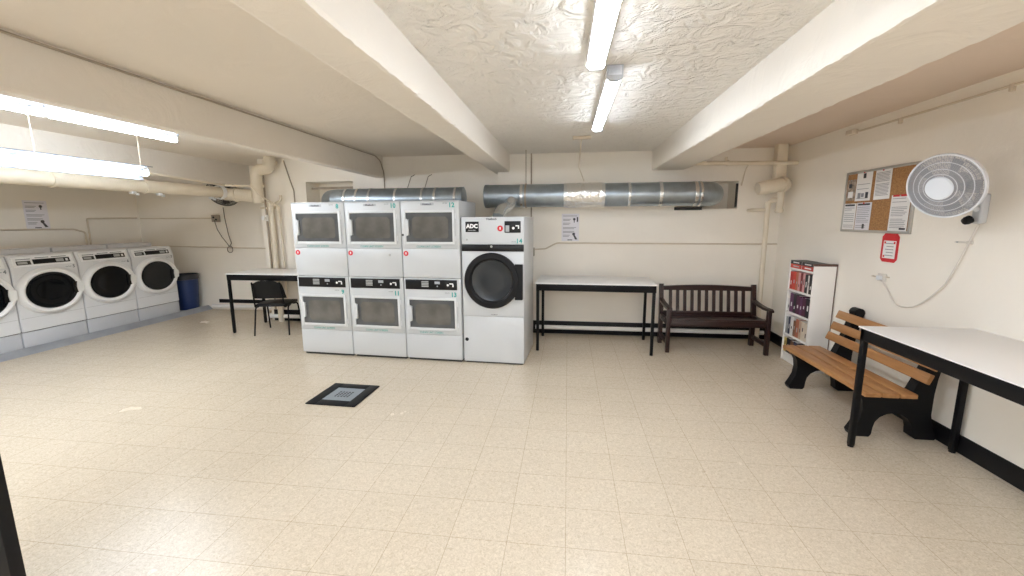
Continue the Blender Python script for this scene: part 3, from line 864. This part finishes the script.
paper('pale lilac sheet with dark heading in the bottom row of the cork board', 4.563, 4.360, 1.550, 1.808, 'paper2', 13, head=1, pics=((-.2, -.75, .016, .025, 'navy_ink') if False else (-.2, -.72, .014, .022, 'dark_ink'),))
paper('large white printed sheet with a red heading pinned below the wall fan', 4.125, 3.915, 1.552, 1.855, 'paper', 18, pics=((0, .96, .085, .008, 'red'), (-.45, -.88, .02, .008, 'dark_ink'), (-.75, -.88, .014, .008, 'dark_ink')))
# red octagonal card below the board
t = thing('red_card', 'red eight sided notice card with white centre stuck on the wall below the cork board', 'notice', (XR, 4.092, 1.403))
a, b, c = .098, .125, .028
oc = [(-a+c, -b), (a-c, -b), (a, -b+c), (a, b-c), (a-c, b), (-a+c, b), (-a, b-c), (-a, -b+c)]
G().yz(oc, -.004, -.0005).build('card', 'red', t, smooth=False)
G().box((-.0055, -.072, -.092), (-.004, .072, .062)).build('white_panel', 'paper', t, smooth=False)
g = G()
for i in range(5): g.box((-.0064, -.05, .035-i*.026), (-.0055, .045-.012*(i % 2), .041-i*.026))
g.build('print_lines', 'ink', t, smooth=False)
g = G()
for y, z in ((.055, .045), (-.055, .045), (.055, -.075)): g.box((-.0064, y-.009, z-.009), (-.0055, y+.009, z+.009))
g.build('corner_mark', 'red', t, smooth=False)

def wall_notice(label, m4, W, H, face, grp='laundry instruction notices'):
    """instruction notice; built facing -Y then placed by matrix"""
    t = thing('wall_notice', label, 'notice', (0, 0, 0), 0, grp)
    t.matrix_world = m4
    G().box((-W/2, -.002, -H/2), (W/2, -.0003, H/2)).build('sheet', 'paper2', t, smooth=False)
    g = G()
    for z0, n, wd in ((.42, 1, .8), (.30, 2, .45), (.16, 2, .42), (.0, 2, .75), (-.14, 2, .65), (-.28, 2, .4)):
        for i in range(n): g.box((-W*.42, -.0028, H*(z0-i*.045)-.004), (-W*.42+W*wd*(1-.15*i), -.002, H*(z0-i*.045)+.004))
    g.build('print_lines', 'ink', t, smooth=False)
    g = G().box((-W*.15, -.0028, -H*.47), (W*.12, -.002, -H*.44)); g.build('heading', 'dark_ink', t, smooth=False)
    # dark washing symbols
    def blob(x, z, r): return G().lathe([(0, .0012), (r, .001), (r, 0)], (x, -.002, z), (0, -1, 0), 14)
    g = blob(W*.22, H*.30, W*.075); g.box((W*.195, -.0028, H*.18), (W*.245, -.002, H*.28)); g.build('picture', 'dark_ink', t, smooth=False)
    if face == 'A':
        g = G().box((W*.36, -.0028, H*.20), (W*.44, -.002, H*.38)); g.build('picture', 'dark_ink', t, smooth=False)
    g = blob(W*.20, -H*.24, W*.085)
    g.xz([(W*.15, -H*.26), (W*.25, -H*.26), (W*.42, -H*.44), (W*.28, -H*.44)], -.0030, -.002); g.build('picture', 'dark_ink', t, smooth=False)
    return t
wall_notice('white instruction sheet on the back wall above the middle table', Matrix.Translation((.035, YB, 1.555)), .245, .385, 'A')
wall_notice('white instruction sheet on the left wall above the washers', Matrix.Translation((XL, 5.575, 1.785)) @ Matrix.Rotation(PI/2, 4, 'Z'), .30, .43, 'B')

# ------------------------------------------------------------------ wall fans
def fan(label, hub, nrm, R, mount, grille, blade, white, cordpts=None, cordm='cord'):
    t = thing('wall_fan', label, 'fan', mount, 0, None)
    mv = Vector(mount)
    n = Vector(nrm).normalized()
    c = Vector(hub)-mv
    # wire grille: rings and spokes on a shallow dome
    dome = lambda r: .060*(1-(r/R)**2)
    q = Vector((0, 0, 1)).rotation_difference(n).to_matrix()
    def P(r, a, h): return c+q @ Vector((r*math.cos(a), r*math.sin(a), h))
    g = G()
    nr = 30
    for i in range(nr+1):
        r = .072+(R-.072)*i/nr
        if i in (nr, 20, 11, 4): continue
        rw = .0014
        g.tube([P(r, 2*PI*k/40, dome(r)) for k in range(41)], rw, 5, cap=False)
    for k in range(84):
        a = 2*PI*k/84
        g.tube([P(r, a+.25*(r/R), dome(r)) for r in (.07, .11, .15, R)], .0015, 4, cap=False)
    g.build('front_grille', grille, t)
    for i in (nr, 20, 11, 4):
        r = .072+(R-.072)*i/nr
        G().tube([P(r, 2*PI*k/48, dome(r)) for k in range(49)], .0026, 6, cap=False).build('grille_ring', 'fan_ring' if white else grille, t)
    g = G()
    for i in range(5):
        r = .06+(R-.06)*i/4
        g.tube([P(r, 2*PI*k/40, -.075*(1-(r/R)**3)) for k in range(41)], .002, 5, cap=False)
    for k in range(36):
        a = 2*PI*k/36
        g.tube([P(r, a, -.075*(1-(r/R)**3)) for r in (.06, .12, .17, R)], .0018, 4, cap=False)
    g.build('rear_grille', grille, t)
    g = G().lathe([(R-.004, -.012), (R+.006, -.012), (R+.008, 0), (R+.006, .012), (R-.004, .012)], c, n, 56, closed=True)
    g.build('rim', grille if white is None else 'fan_ring', t)
    G().lathe([(.076, .050), (.076, .058), (.070, .066), (.03, .069), (0, .069)], c, n, 36).build('hub_cover', white or grille, t)
    b = G()
    for k in range(5):
        a0 = 2*PI*k/5; tm = bmesh.new(); A = []; B = []
        for j in range(6):
            r = .045+(R-.07)*j/5; w = .55-.25*abs(j/5-.45)
            A.append((tm.verts.new(P(r, a0-w*.5, .012)), tm.verts.new(P(r, a0+w*.5, -.022))))
            B.append((tm.verts.new(P(r, a0-w*.5, .008)), tm.verts.new(P(r, a0+w*.5, -.026))))
        for j in range(5):
            tm.faces.new((A[j][0], A[j+1][0], A[j+1][1], A[j][1])); tm.faces.new((B[j][1], B[j+1][1], B[j+1][0], B[j][0]))
            tm.faces.new((A[j][0], B[j][0], B[j+1][0], A[j+1][0])); tm.faces.new((A[j+1][1], B[j+1][1], B[j][1], A[j][1]))
        tm.faces.new((A[0][0], A[0][1], B[0][1], B[0][0])); tm.faces.new((A[5][1], A[5][0], B[5][0], B[5][1]))
        bmesh.ops.recalc_face_normals(tm, faces=tm.faces); b._add(tm)
    b.lathe([(0, .03), (.05, .025), (.05, -.03), (0, -.03)], c, n, 24)
    b.build('blades', blade, t)
    mback = c-n*.17
    G().cyl(c-n*.03, mback, .062, .050, 24).build('motor', blade if white else 'black_plastic', t)
    return t, mback
f, mb_ = fan('white and grey wall fan mounted high on the right wall over the cork board', (2.455, 3.185, 1.866), (-.878, -.391, -.276), .205, (XR, 3.29, 1.72), 'fan_grille', 'fan_blade', 'fan_white')
G().box((-.05, -.035, -.10), (0, .035, .10), .014, 3).build('wall_bracket', 'fan_housing', f)
g = G(); g.tube([(-.045, 0, .0), (-.10, -.005, .02), (mb_.x+.01, mb_.y, mb_.z-.04)], .022, 12); g.build('arm', 'fan_housing', f)
G().lathe([(0, .03), (.022, .028), (.028, .012), (.028, -.012), (0, -.014)], (-.085, .005, -.075), (-1, 0, -.5), 16).build('tilt_knob', 'black_plastic', f)
cp = [(2.785, 3.30, 1.615), (2.788, 3.345, 1.50), (2.785, 3.41, 1.324), (2.785, 3.48, 1.168), (2.785, 3.60, 1.045), (2.785, 3.70, .965), (2.785, 3.80, .930), (2.785, 3.90, .925), (2.785, 3.98, .975), (2.785, 4.04, 1.05), (2.782, 4.105, 1.115)]
cp = [Vector(p)-Vector((XR, 3.29, 1.72)) for p in cp]
G().tube(fillet(cp, .06, 4), .006, 6).build('cord', 'cord', f)

# cord clip and wall socket under the fan
t = thing('cord_clip', 'small white cord clip on the right wall under the fan', 'clip', (XR, 3.39, 1.487))
g = G(); g.box((-.012, -.03, -.006), (0, .075, .006), .003); g.box((-.024, -.06, -.010), (0, -.028, .010), .003); g.build('clip_body', 'cord', t)
G().cyl((-.012, .05, 0), (-.016, .05, 0), .006, n=10).build('screw', 'steel', t)
t = thing('wall_socket', 'small white socket with cord plugged in on the right wall below the red card', 'socket', (XR, 4.13, 1.135))
G().box((-.012, -.05, -.035), (0, .05, .035), .004).build('plate', 'cord', t)
g = G(); g.box((-.045, -.02, -.02), (-.012, .02, .018), .006); g.build('plug', 'white_trim', t)
g = G(); g.box((-.02, -.09, .008), (-.004, -.05, .018), .003); g.box((-.02, .05, -.004), (-.004, .115, .006), .003); g.build('side_lug', 'conduit', t)

# dark fan behind the pipes in the left recess
f2, mb2 = fan('dark wall fan half hidden by the cream pipe in the left back corner', (-5.98, 6.80, 2.165), (.30, -.80, -.52), .25, (-6.08, YR, 2.14), 'fan_dark', 'fan_dark', None)
G().box((-.05, -.05, -.09), (.05, 0, .09), .012, 3).build('wall_bracket', 'fan_dark', f2)
G().tube([(0, -.04, 0), (.02, -.10, .05), (mb2.x, mb2.y, mb2.z)], .022, 12).build('arm', 'fan_dark', f2)
t = thing('wall_socket', 'dark wall socket box with a looped cord on the back wall beyond the left table', 'socket', (-6.47, YR, 1.725))
G().box((-.07, -.06, -.065), (.07, 0, .065), .008).build('box', 'pipe_dark', t)
g = G(); g.cyl((-.02, -.06, 0.02), (-.02, -.066, .02), .018, n=14); g.cyl((.03, -.06, -.02), (.03, -.066, -.02), .018, n=14); g.build('outlet', 'dark', t)
g = G(); pts = [(.0, -.07, -.03), (.03, -.06, -.20), (.10, -.05, -.34), (.17, -.05, -.43), (.22, -.05, -.50)]
pts += [(.24+.055*math.cos(a), -.05+.004*math.sin(a), -.57+.06*math.sin(a)) for a in [PI/2-2*PI*k/12 for k in range(13)]] + [(.28, -.05, -.45), (.24, -.05, -.30), (.20, -.05, .0), (.19, -.05, .2)]
g.tube(pts, .007, 6); g.build('cord', 'dark_cord', t)

# ------------------------------------------------------------------ floor drain
t = thing('floor_drain', 'black square floor mat frame with grey perforated drain plate in the middle of the floor', 'drain', (-2.12, 3.61, 0), -.03)
g = G(); W2 = .245; iw = .145
g.box((-W2, -W2, 0), (-iw, W2, .012), .004); g.box((iw, -W2, 0), (W2, W2, .012), .004)
g.box((-iw, -W2, 0), (iw, -iw, .012), .004); g.box((-iw, iw, 0), (iw, W2, .012), .004)
g.build('frame', 'drain_black', t)
pl = G().box((-iw, -iw, 0), (iw, iw, .008)).build('drain_plate', 'drain_grey', t)
g = G()
for i in range(5):
    for j in range(4):
        x, y = -.062+.031*i, -.05+.033*j
        g.box((x-.009, y-.011, .008), (x+.009, y+.011, .0086), .0002)
g.build('drain_slots', 'dark', pl)

# ------------------------------------------------------------------ ventilation ducts
dz = 1.985; dy = 5.78; R_ = .152
t = thing('ventilation_duct', 'long silver exhaust duct along the back wall above the middle table', 'duct', (0, dy, dz))
g = G(); g.cyl((-1.09, 0, 0), (1.66, 0, 0), R_, n=36, cap=False)
g.build('duct_pipe', 'galv', t)
el = [(1.66, 0, 0)] + [(1.66+.20*math.sin(a), .20*(1-math.cos(a)), 0) for a in [PI/2*k/6 for k in range(1, 7)]] + [(1.86, .52, 0)]
G().tube(el, R_*.99, 32).build('elbow', 'galv', t)
G().lathe([(R_+.004, -.02), (R_+.004, .03), (R_-.01, .038), (0, .030)], (-1.09, 0, 0), (-1, 0, 0), 36).build('end_cap', 'galv', t)
for x, w in ((-.62, .018), (.03-.07, .02), (.45, .02), (.78, .016), (1.17, .02), (1.60, .02), (1.66, .014)):
    G().lathe([(R_-.002, -w), (R_+.005, -w), (R_+.007, 0), (R_+.005, w), (R_-.002, w)], (x, 0, 0), (1, 0, 0), 36).build('band', 'galv_band', t)
# crinkled foil wrap
g = G(); tm = bmesh.new(); rnd = random.Random(4); rr = []
for i in range(25):
    x = -.02+.45*i/24
    rr.append([tm.verts.new((x, (R_+.005+rnd.uniform(0, .007))*math.cos(2*PI*k/40), (R_+.005+rnd.uniform(0, .007))*math.sin(2*PI*k/40))) for k in range(40)])
for a, b in zip(rr, rr[1:]):
    for k in range(40): tm.faces.new((a[k], a[(k+1) % 40], b[(k+1) % 40], b[k]))
bmesh.ops.recalc_face_normals(tm, faces=tm.faces); g._add(tm)
g.build('foil_wrap', 'foil', t, smooth=False)
br = [(-.74, -.08, -.05), (-.79, -.16, -.14), (-.86, -.33, -.19), (-.88, -.43, -.284)]
G().tube(fillet(br, .06), .078, 24).build('branch_pipe', 'galv_band', t)
g = G(); g.cyl((-.565, -.01, R_), (-.565, -.01, ZC-dz), .006, n=8); g.lathe([(R_+.003, -.012), (R_+.008, -.012), (R_+.008, .012), (R_+.003, .012)], (-.565, 0, 0), (1, 0, 0), 36)
g.build('hanger', 'pipe_dark', t)

t = thing('ventilation_duct', 'shorter silver exhaust duct on the back wall behind the stacked dryers', 'duct', (0, 5.76, 1.960))
g = G(); g.cyl((-3.10, 0, 0), (-1.44, 0, 0), R_, n=36, cap=False); g.build('duct_pipe', 'galv', t)
el = [(-3.10, 0, 0)] + [(-3.10-.45*math.sin(a), .45*(1-math.cos(a)), 0) for a in [PI/2*k/4 for k in range(1, 5)]] + [(-3.55, .72, 0)]
G().tube(el, R_*.995, 32).build('elbow', 'galv', t, sharp=12)
G().lathe([(R_+.004, -.03), (R_+.004, .02), (R_-.01, .026), (0, .02)], (-1.44, 0, 0), (1, 0, 0), 36).build('end_cap', 'galv', t)
for x in (-3.10, -2.93, -2.74, -2.36, -1.98, -1.80, -1.52):
    G().lathe([(R_-.002, -.016), (R_+.005, -.016), (R_+.006, 0), (R_+.005, .016), (R_-.002, .016)], (x, 0, 0), (1, 0, 0), 36).build('band', 'galv_band', t)
for x in (-2.20, -1.95):
    G().tube([(x-.02, .0, R_), (x, .1, R_+.16), (x+.02, .2, R_+.20)], .006, 6).build('hanger', 'pipe_dark', t)
# black sealing boards at the duct opening in the back wall
struct(G().box((1.44, YB-.014, 1.785), (1.80, YB+.1, 1.825), .003).build('trim_1', 'dark', smooth=False))
struct(G().box((2.225, YB-.006, 1.82), (2.247, YB+.03, 2.13), .003).build('trim_2', 'dark', smooth=False))
struct(G().box((-4.17, YS+.15, 2.18), (-3.37, YS+.19, 2.215), .003).build('trim_3', 'pipe_dark', smooth=False))

# ------------------------------------------------------------------ pipes
def pipe(name, label, cat, paths, m, extra=None):
    """paths: list of (part, points, radius)"""
    o0 = Vector(paths[0][1][0])
    t = thing(name, label, cat, o0)
    for pn, pts, r, *mm in paths:
        G().tube([Vector(p)-o0 for p in fillet(pts, max(r*2.2, .03))], r, 14 if r > .02 else 8).build(pn, mm[0] if mm else m, t)
    return t, o0
def collar(t, o0, c, axis, r, w, m, name='collar'):
    G().lathe([(r*.9, -w), (r, -w), (r*1.04, 0), (r, w), (r*.9, w)], Vector(c)-o0, axis, 24).build(name, m, t)

# left: thick cream drain pipe over the washers ending in an elbow and riser
dp, o0 = pipe('drain_pipe', 'thick cream drain pipe above the washers with a bent riser in the back corner', 'pipe',
     [('main_pipe', [(-5.44, 1.6, 2.120), (-5.44, 6.26, 2.120)], .080),
      ('cross_pipe', [(-5.47, 6.26, 2.10), (-4.94, 6.26, 2.066)], .098),
      ('riser', [(-4.90, 6.26, 1.955), (-4.90, 6.26, 2.475), (-4.645, 6.26, 2.48), (-4.645, 6.26, ZL+.01)], .086)], 'pipe')
collar(dp, o0, (-5.44, 6.12, 2.120), (0, 1, 0), .106, .035, 'white_pipe')
collar(dp, o0, (-5.26, 6.26, 2.088), (1, 0, 0), .112, .02, 'pipe')
collar(dp, o0, (-4.645, 6.26, 2.57), (0, 0, 1), .102, .03, 'pipe')
collar(dp, o0, (-4.90, 6.26, 2.22), (0, 0, 1), .098, .02, 'pipe')
for y in (3.9, 4.9):
    collar(dp, o0, (-5.44, y, 2.120), (0, 1, 0), .090, .012, 'pipe')
for p in ((-5.44, 4.75, 2.05), (-5.44, 5.10, 2.05), (-5.40, 5.9, 2.04)):
    v = Vector(p)-o0
    g = G(); g.box(v+Vector((-.02, -.03, -.035)), v+Vector((.03, .03, .0)), .008); g.box(v+Vector((-.01, .03, -.05)), v+Vector((.012, .08, -.02)), .006)
    g.build('pipe_clamp', 'white_trim', dp)
# thin pipes
pipe('water_pipe', 'thin cream pipe running from the hanging lamp to the back corner and down the wall', 'pipe',
     [('pipe_run', [(-4.92, 4.50, 2.235), (-5.31, 6.08, 2.222), (-4.89, 6.10, 2.203), (-4.735, 6.12, 2.05), (-4.625, 6.36, 1.895), (-4.625, 6.36, .20)], .015)], 'pipe')
pipe('standpipe', 'straight cream standpipe rising from behind the left table in the back corner', 'pipe',
     [('pipe_run', [(-4.755, 6.345, .0), (-4.755, 6.345, 1.96)], .045), ('side_arm', [(-4.755, 6.345, 1.90), (-4.57, 6.345, 2.0), (-4.57, 6.345, 2.08)], .022)], 'pipe')
vp, o0 = pipe('valve_pipe', 'thin brownish pipe with a valve beside the cream standpipe in the back corner', 'pipe',
     [('pipe_run', [(-4.875, 6.385, .20), (-4.875, 6.385, 2.40)], .016)], 'pipe_dark')
g = G(); v = Vector((-4.875, 6.385, 1.72))-o0
g.cyl(v+Vector((0, 0, -.05)), v+Vector((0, 0, .05)), .028, n=14); g.cyl(v, v+Vector((0, -.09, 0)), .012, n=10); g.lathe([(0, .01), (.034, .008), (.036, 0), (.034, -.008), (0, -.01)], v+Vector((0, -.09, 0)), (0, -1, 0), 16)
g.build('valve', 'white_pipe', vp)
g = G(); v = Vector((-4.875, 6.385, 1.88))-o0
g.cyl(v+Vector((-.09, 0, 0)), v+Vector((.16, 0, 0)), .016, n=10); g.build('cross_arm', 'pipe', vp)
pipe('electric_cable', 'thin cable hanging down the back wall from the left ceiling beam to the stacked dryers', 'cable',
     [('cable_run', [(-4.51, 6.405, 2.62), (-4.43, 6.408, 2.33), (-4.375, 6.408, 2.15), (-4.375, 6.408, .0)], .010)], 'pipe_dark')
pipe('skirting_pipe', 'white pipe running low along the wall behind the left table', 'pipe',
     [('pipe_run', [(-6.72, 7.09, .075), (-5.03, 7.09, .075), (-5.03, 6.37, .085), (-3.4, 6.37, .085)], .032), ('riser', [(-5.03, 6.37, .0), (-5.03, 6.37, .20)], .034)], 'white_pipe')
pipe('skirting_pipe', 'white pipe running low along the back wall behind the middle table and bench', 'pipe',
     [('pipe_run', [(-.45, 6.045, .105), (2.70, 6.045, .105)], .030)], 'white_pipe')

# conduits
pipe('conduit', 'thin conduit crossing the back wall behind the middle table and dark bench', 'conduit',
     [('conduit_run', [(-.47, 6.088, 1.245), (-.32, 6.088, 1.25), (-.16, 6.088, 1.335), (2.79, 6.088, 1.325)], .010)], 'conduit')
cb, o0 = pipe('conduit', 'upright conduit from ceiling to a small switch box beside dryer 14', 'conduit',
     [('conduit_run', [(-.52, 6.085, ZC), (-.52, 6.085, 1.22)], .010)], 'pipe_dark')
G().box(Vector((-.56, 6.04, 1.15))-o0, Vector((-.47, 6.098, 1.27))-o0, .006).build('switch_box', 'pipe_dark', cb)
pipe('conduit', 'thin horizontal conduit on the left back wall at the height of the washer tops', 'conduit',
     [('conduit_run', [(-7.9, YR-.012, 1.215), (-5.1, YR-.012, 1.165)], .011)], 'conduit')
pipe('conduit', 'thin horizontal conduit on the left back wall leading to the dark socket box', 'conduit',
     [('conduit_run', [(-8.08, YR-.012, 1.735), (-6.545, YR-.012, 1.73)], .011)], 'conduit')
pipe('conduit', 'conduit on the left wall below the instruction sheet bending down behind washer 5', 'conduit',
     [('conduit_run', [(XL+.014, 3.6, 1.585), (XL+.014, 6.04, 1.555), (XL+.014, 6.19, 1.50), (XL+.014, 6.19, 1.0)], .013)], 'conduit')
pipe('conduit', 'conduit on the left wall above the washers bending up and running to the back corner', 'conduit',
     [('conduit_run', [(XL+.014, 6.25, 1.0), (XL+.014, 6.25, 1.73), (XL+.014, 7.1, 1.745)], .013)], 'conduit')
rc, o0 = pipe('conduit', 'thin conduit along the top of the right wall above the fan', 'conduit',
     [('conduit_run', [(XR-.012, YF+.1, 2.46), (XR-.012, 4.72, 2.495), (XR-.05, 4.80, 2.505)], .009)], 'conduit')
for y in (3.23, 4.15): G().box(Vector((XR-.025, y-.012, 2.445+.008*y/4))-o0, Vector((XR, y+.012, 2.495+.005))-o0, .004).build('clip', 'conduit', rc)
G().box(Vector((XR-.06, 4.70, 2.478))-o0, Vector((XR, 4.80, 2.522))-o0, .006).build('junction_box', 'conduit', rc)
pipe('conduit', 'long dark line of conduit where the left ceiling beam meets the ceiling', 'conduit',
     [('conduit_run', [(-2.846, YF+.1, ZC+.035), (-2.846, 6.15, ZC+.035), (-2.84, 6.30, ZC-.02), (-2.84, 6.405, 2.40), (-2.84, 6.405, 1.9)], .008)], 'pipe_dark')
pb, o0 = pipe('electric_cable', 'cable hanging from a small ceiling bracket down to the foil wrap on the duct', 'cable',
     [('cable_run', [(.14, 5.0, ZC-.02), (.13, 5.05, 2.45), (.12, 5.35, 2.30), (.20, 5.70, 2.16)], .007)], 'conduit')
G().box(Vector((.04, 4.93, ZC-.03))-o0, Vector((.24, 4.99, ZC-.001))-o0, .004).build('ceiling_bracket', 'conduit', pb)

# right back corner: horizontal pipe, boxed riser, thick trap, drop pipe
hp, o0 = pipe('sprinkler_pipe', 'horizontal cream pipe under the ceiling in the right back corner', 'pipe',
     [('pipe_run', [(1.45, 5.78, 2.365), (XR, 5.78, 2.34)], .026)], 'pipe')
for x in (1.55, 1.98): collar(hp, o0, (x, 5.78, 2.358), (1, 0, 0), .034, .014, 'pipe')
G().cyl(Vector((1.96, 5.78, 2.375))-o0, Vector((1.96, 5.78, 2.43))-o0, .016, n=10).build('sprinkler_stub', 'pipe', hp)
G().tube([Vector(p)-o0 for p in fillet([(2.24, 5.79, 2.35), (2.25, 5.92, 2.28), (2.27, 6.06, 2.1)], .05)], .008, 8).build('hanger', 'conduit', hp)
tp, o0 = pipe('waste_pipe', 'thick cream elbow pipe under a boxed riser in the right back corner', 'pipe',
     [('elbow', [(2.415, 5.72, 2.045), (2.56, 5.73, 2.07), (2.66, 5.77, 2.085), (2.70, 5.86, 2.09)], .086),
      ('drop_pipe', [(2.545, 5.88, .0), (2.515, 5.82, 1.885), (2.66, 5.82, 1.895)], .030),
      ('side_stub', [(2.515, 5.82, 1.775), (2.41, 5.84, 1.775), (2.39, 6.09, 1.775)], .020),
      ('lower_stub', [(2.645, 5.79, 1.99), (2.64, 5.79, 1.735)], .040)], 'pipe')
G().box(Vector((2.575, 5.812, 2.11))-o0, Vector((2.70, 5.92, ZC))-o0, .006).build('riser_box', 'pipe', tp)
collar(tp, o0, (2.63, 5.755, 2.08), (1, .35, .1), .098, .016, 'pipe')
collar(tp, o0, (2.64, 5.79, 1.76), (0, 0, 1), .047, .018, 'pipe')
collar(tp, o0, (2.516, 5.82, 1.855), (0, 0, 1), .036, .02, 'pipe')
G().lathe([(0, .09), (.075, .08), (.086, 0)], Vector((2.415, 5.72, 2.045))-o0, (-1, -.05, -.15), 24).build('end_cap', 'pipe', tp)

# ------------------------------------------------------------------ camera
def cam_rot(yaw, pitch, roll):
    f = Vector((-math.sin(yaw)*math.cos(pitch), math.cos(yaw)*math.cos(pitch), -math.sin(pitch)))
    r = Vector((math.cos(yaw), math.sin(yaw), 0)); u = r.cross(f)
    r2 = r*math.cos(roll)+u*math.sin(roll); u2 = -r*math.sin(roll)+u*math.cos(roll)
    return Matrix((r2, u2, -f)).transposed()
cd = bpy.data.cameras.new('camera'); co = bpy.data.objects.new('camera', cd); COL.objects.link(co)
cd.sensor_width = 36; cd.lens = 420.6*36/1024; cd.clip_start = .05
co.matrix_world = Matrix.Translation((0, 0, 1.659)) @ cam_rot(.1314, .1593, -.0056).to_4x4()
S.camera = co

# ------------------------------------------------------------------ world, view
w = bpy.data.worlds.new('world'); S.world = w; w.use_nodes = True
w.node_tree.nodes['Background'].inputs['Color'].default_value = (0, 0, 0, 1)
S.view_settings.view_transform = 'Standard'
S.view_settings.look = 'None'
S.view_settings.gamma = 1
S.view_settings.use_curve_mapping = False
S.view_settings.exposure = 2.08
S.cycles.max_bounces = 12
S.cycles.diffuse_bounces = 10
S.cycles.use_denoising = True
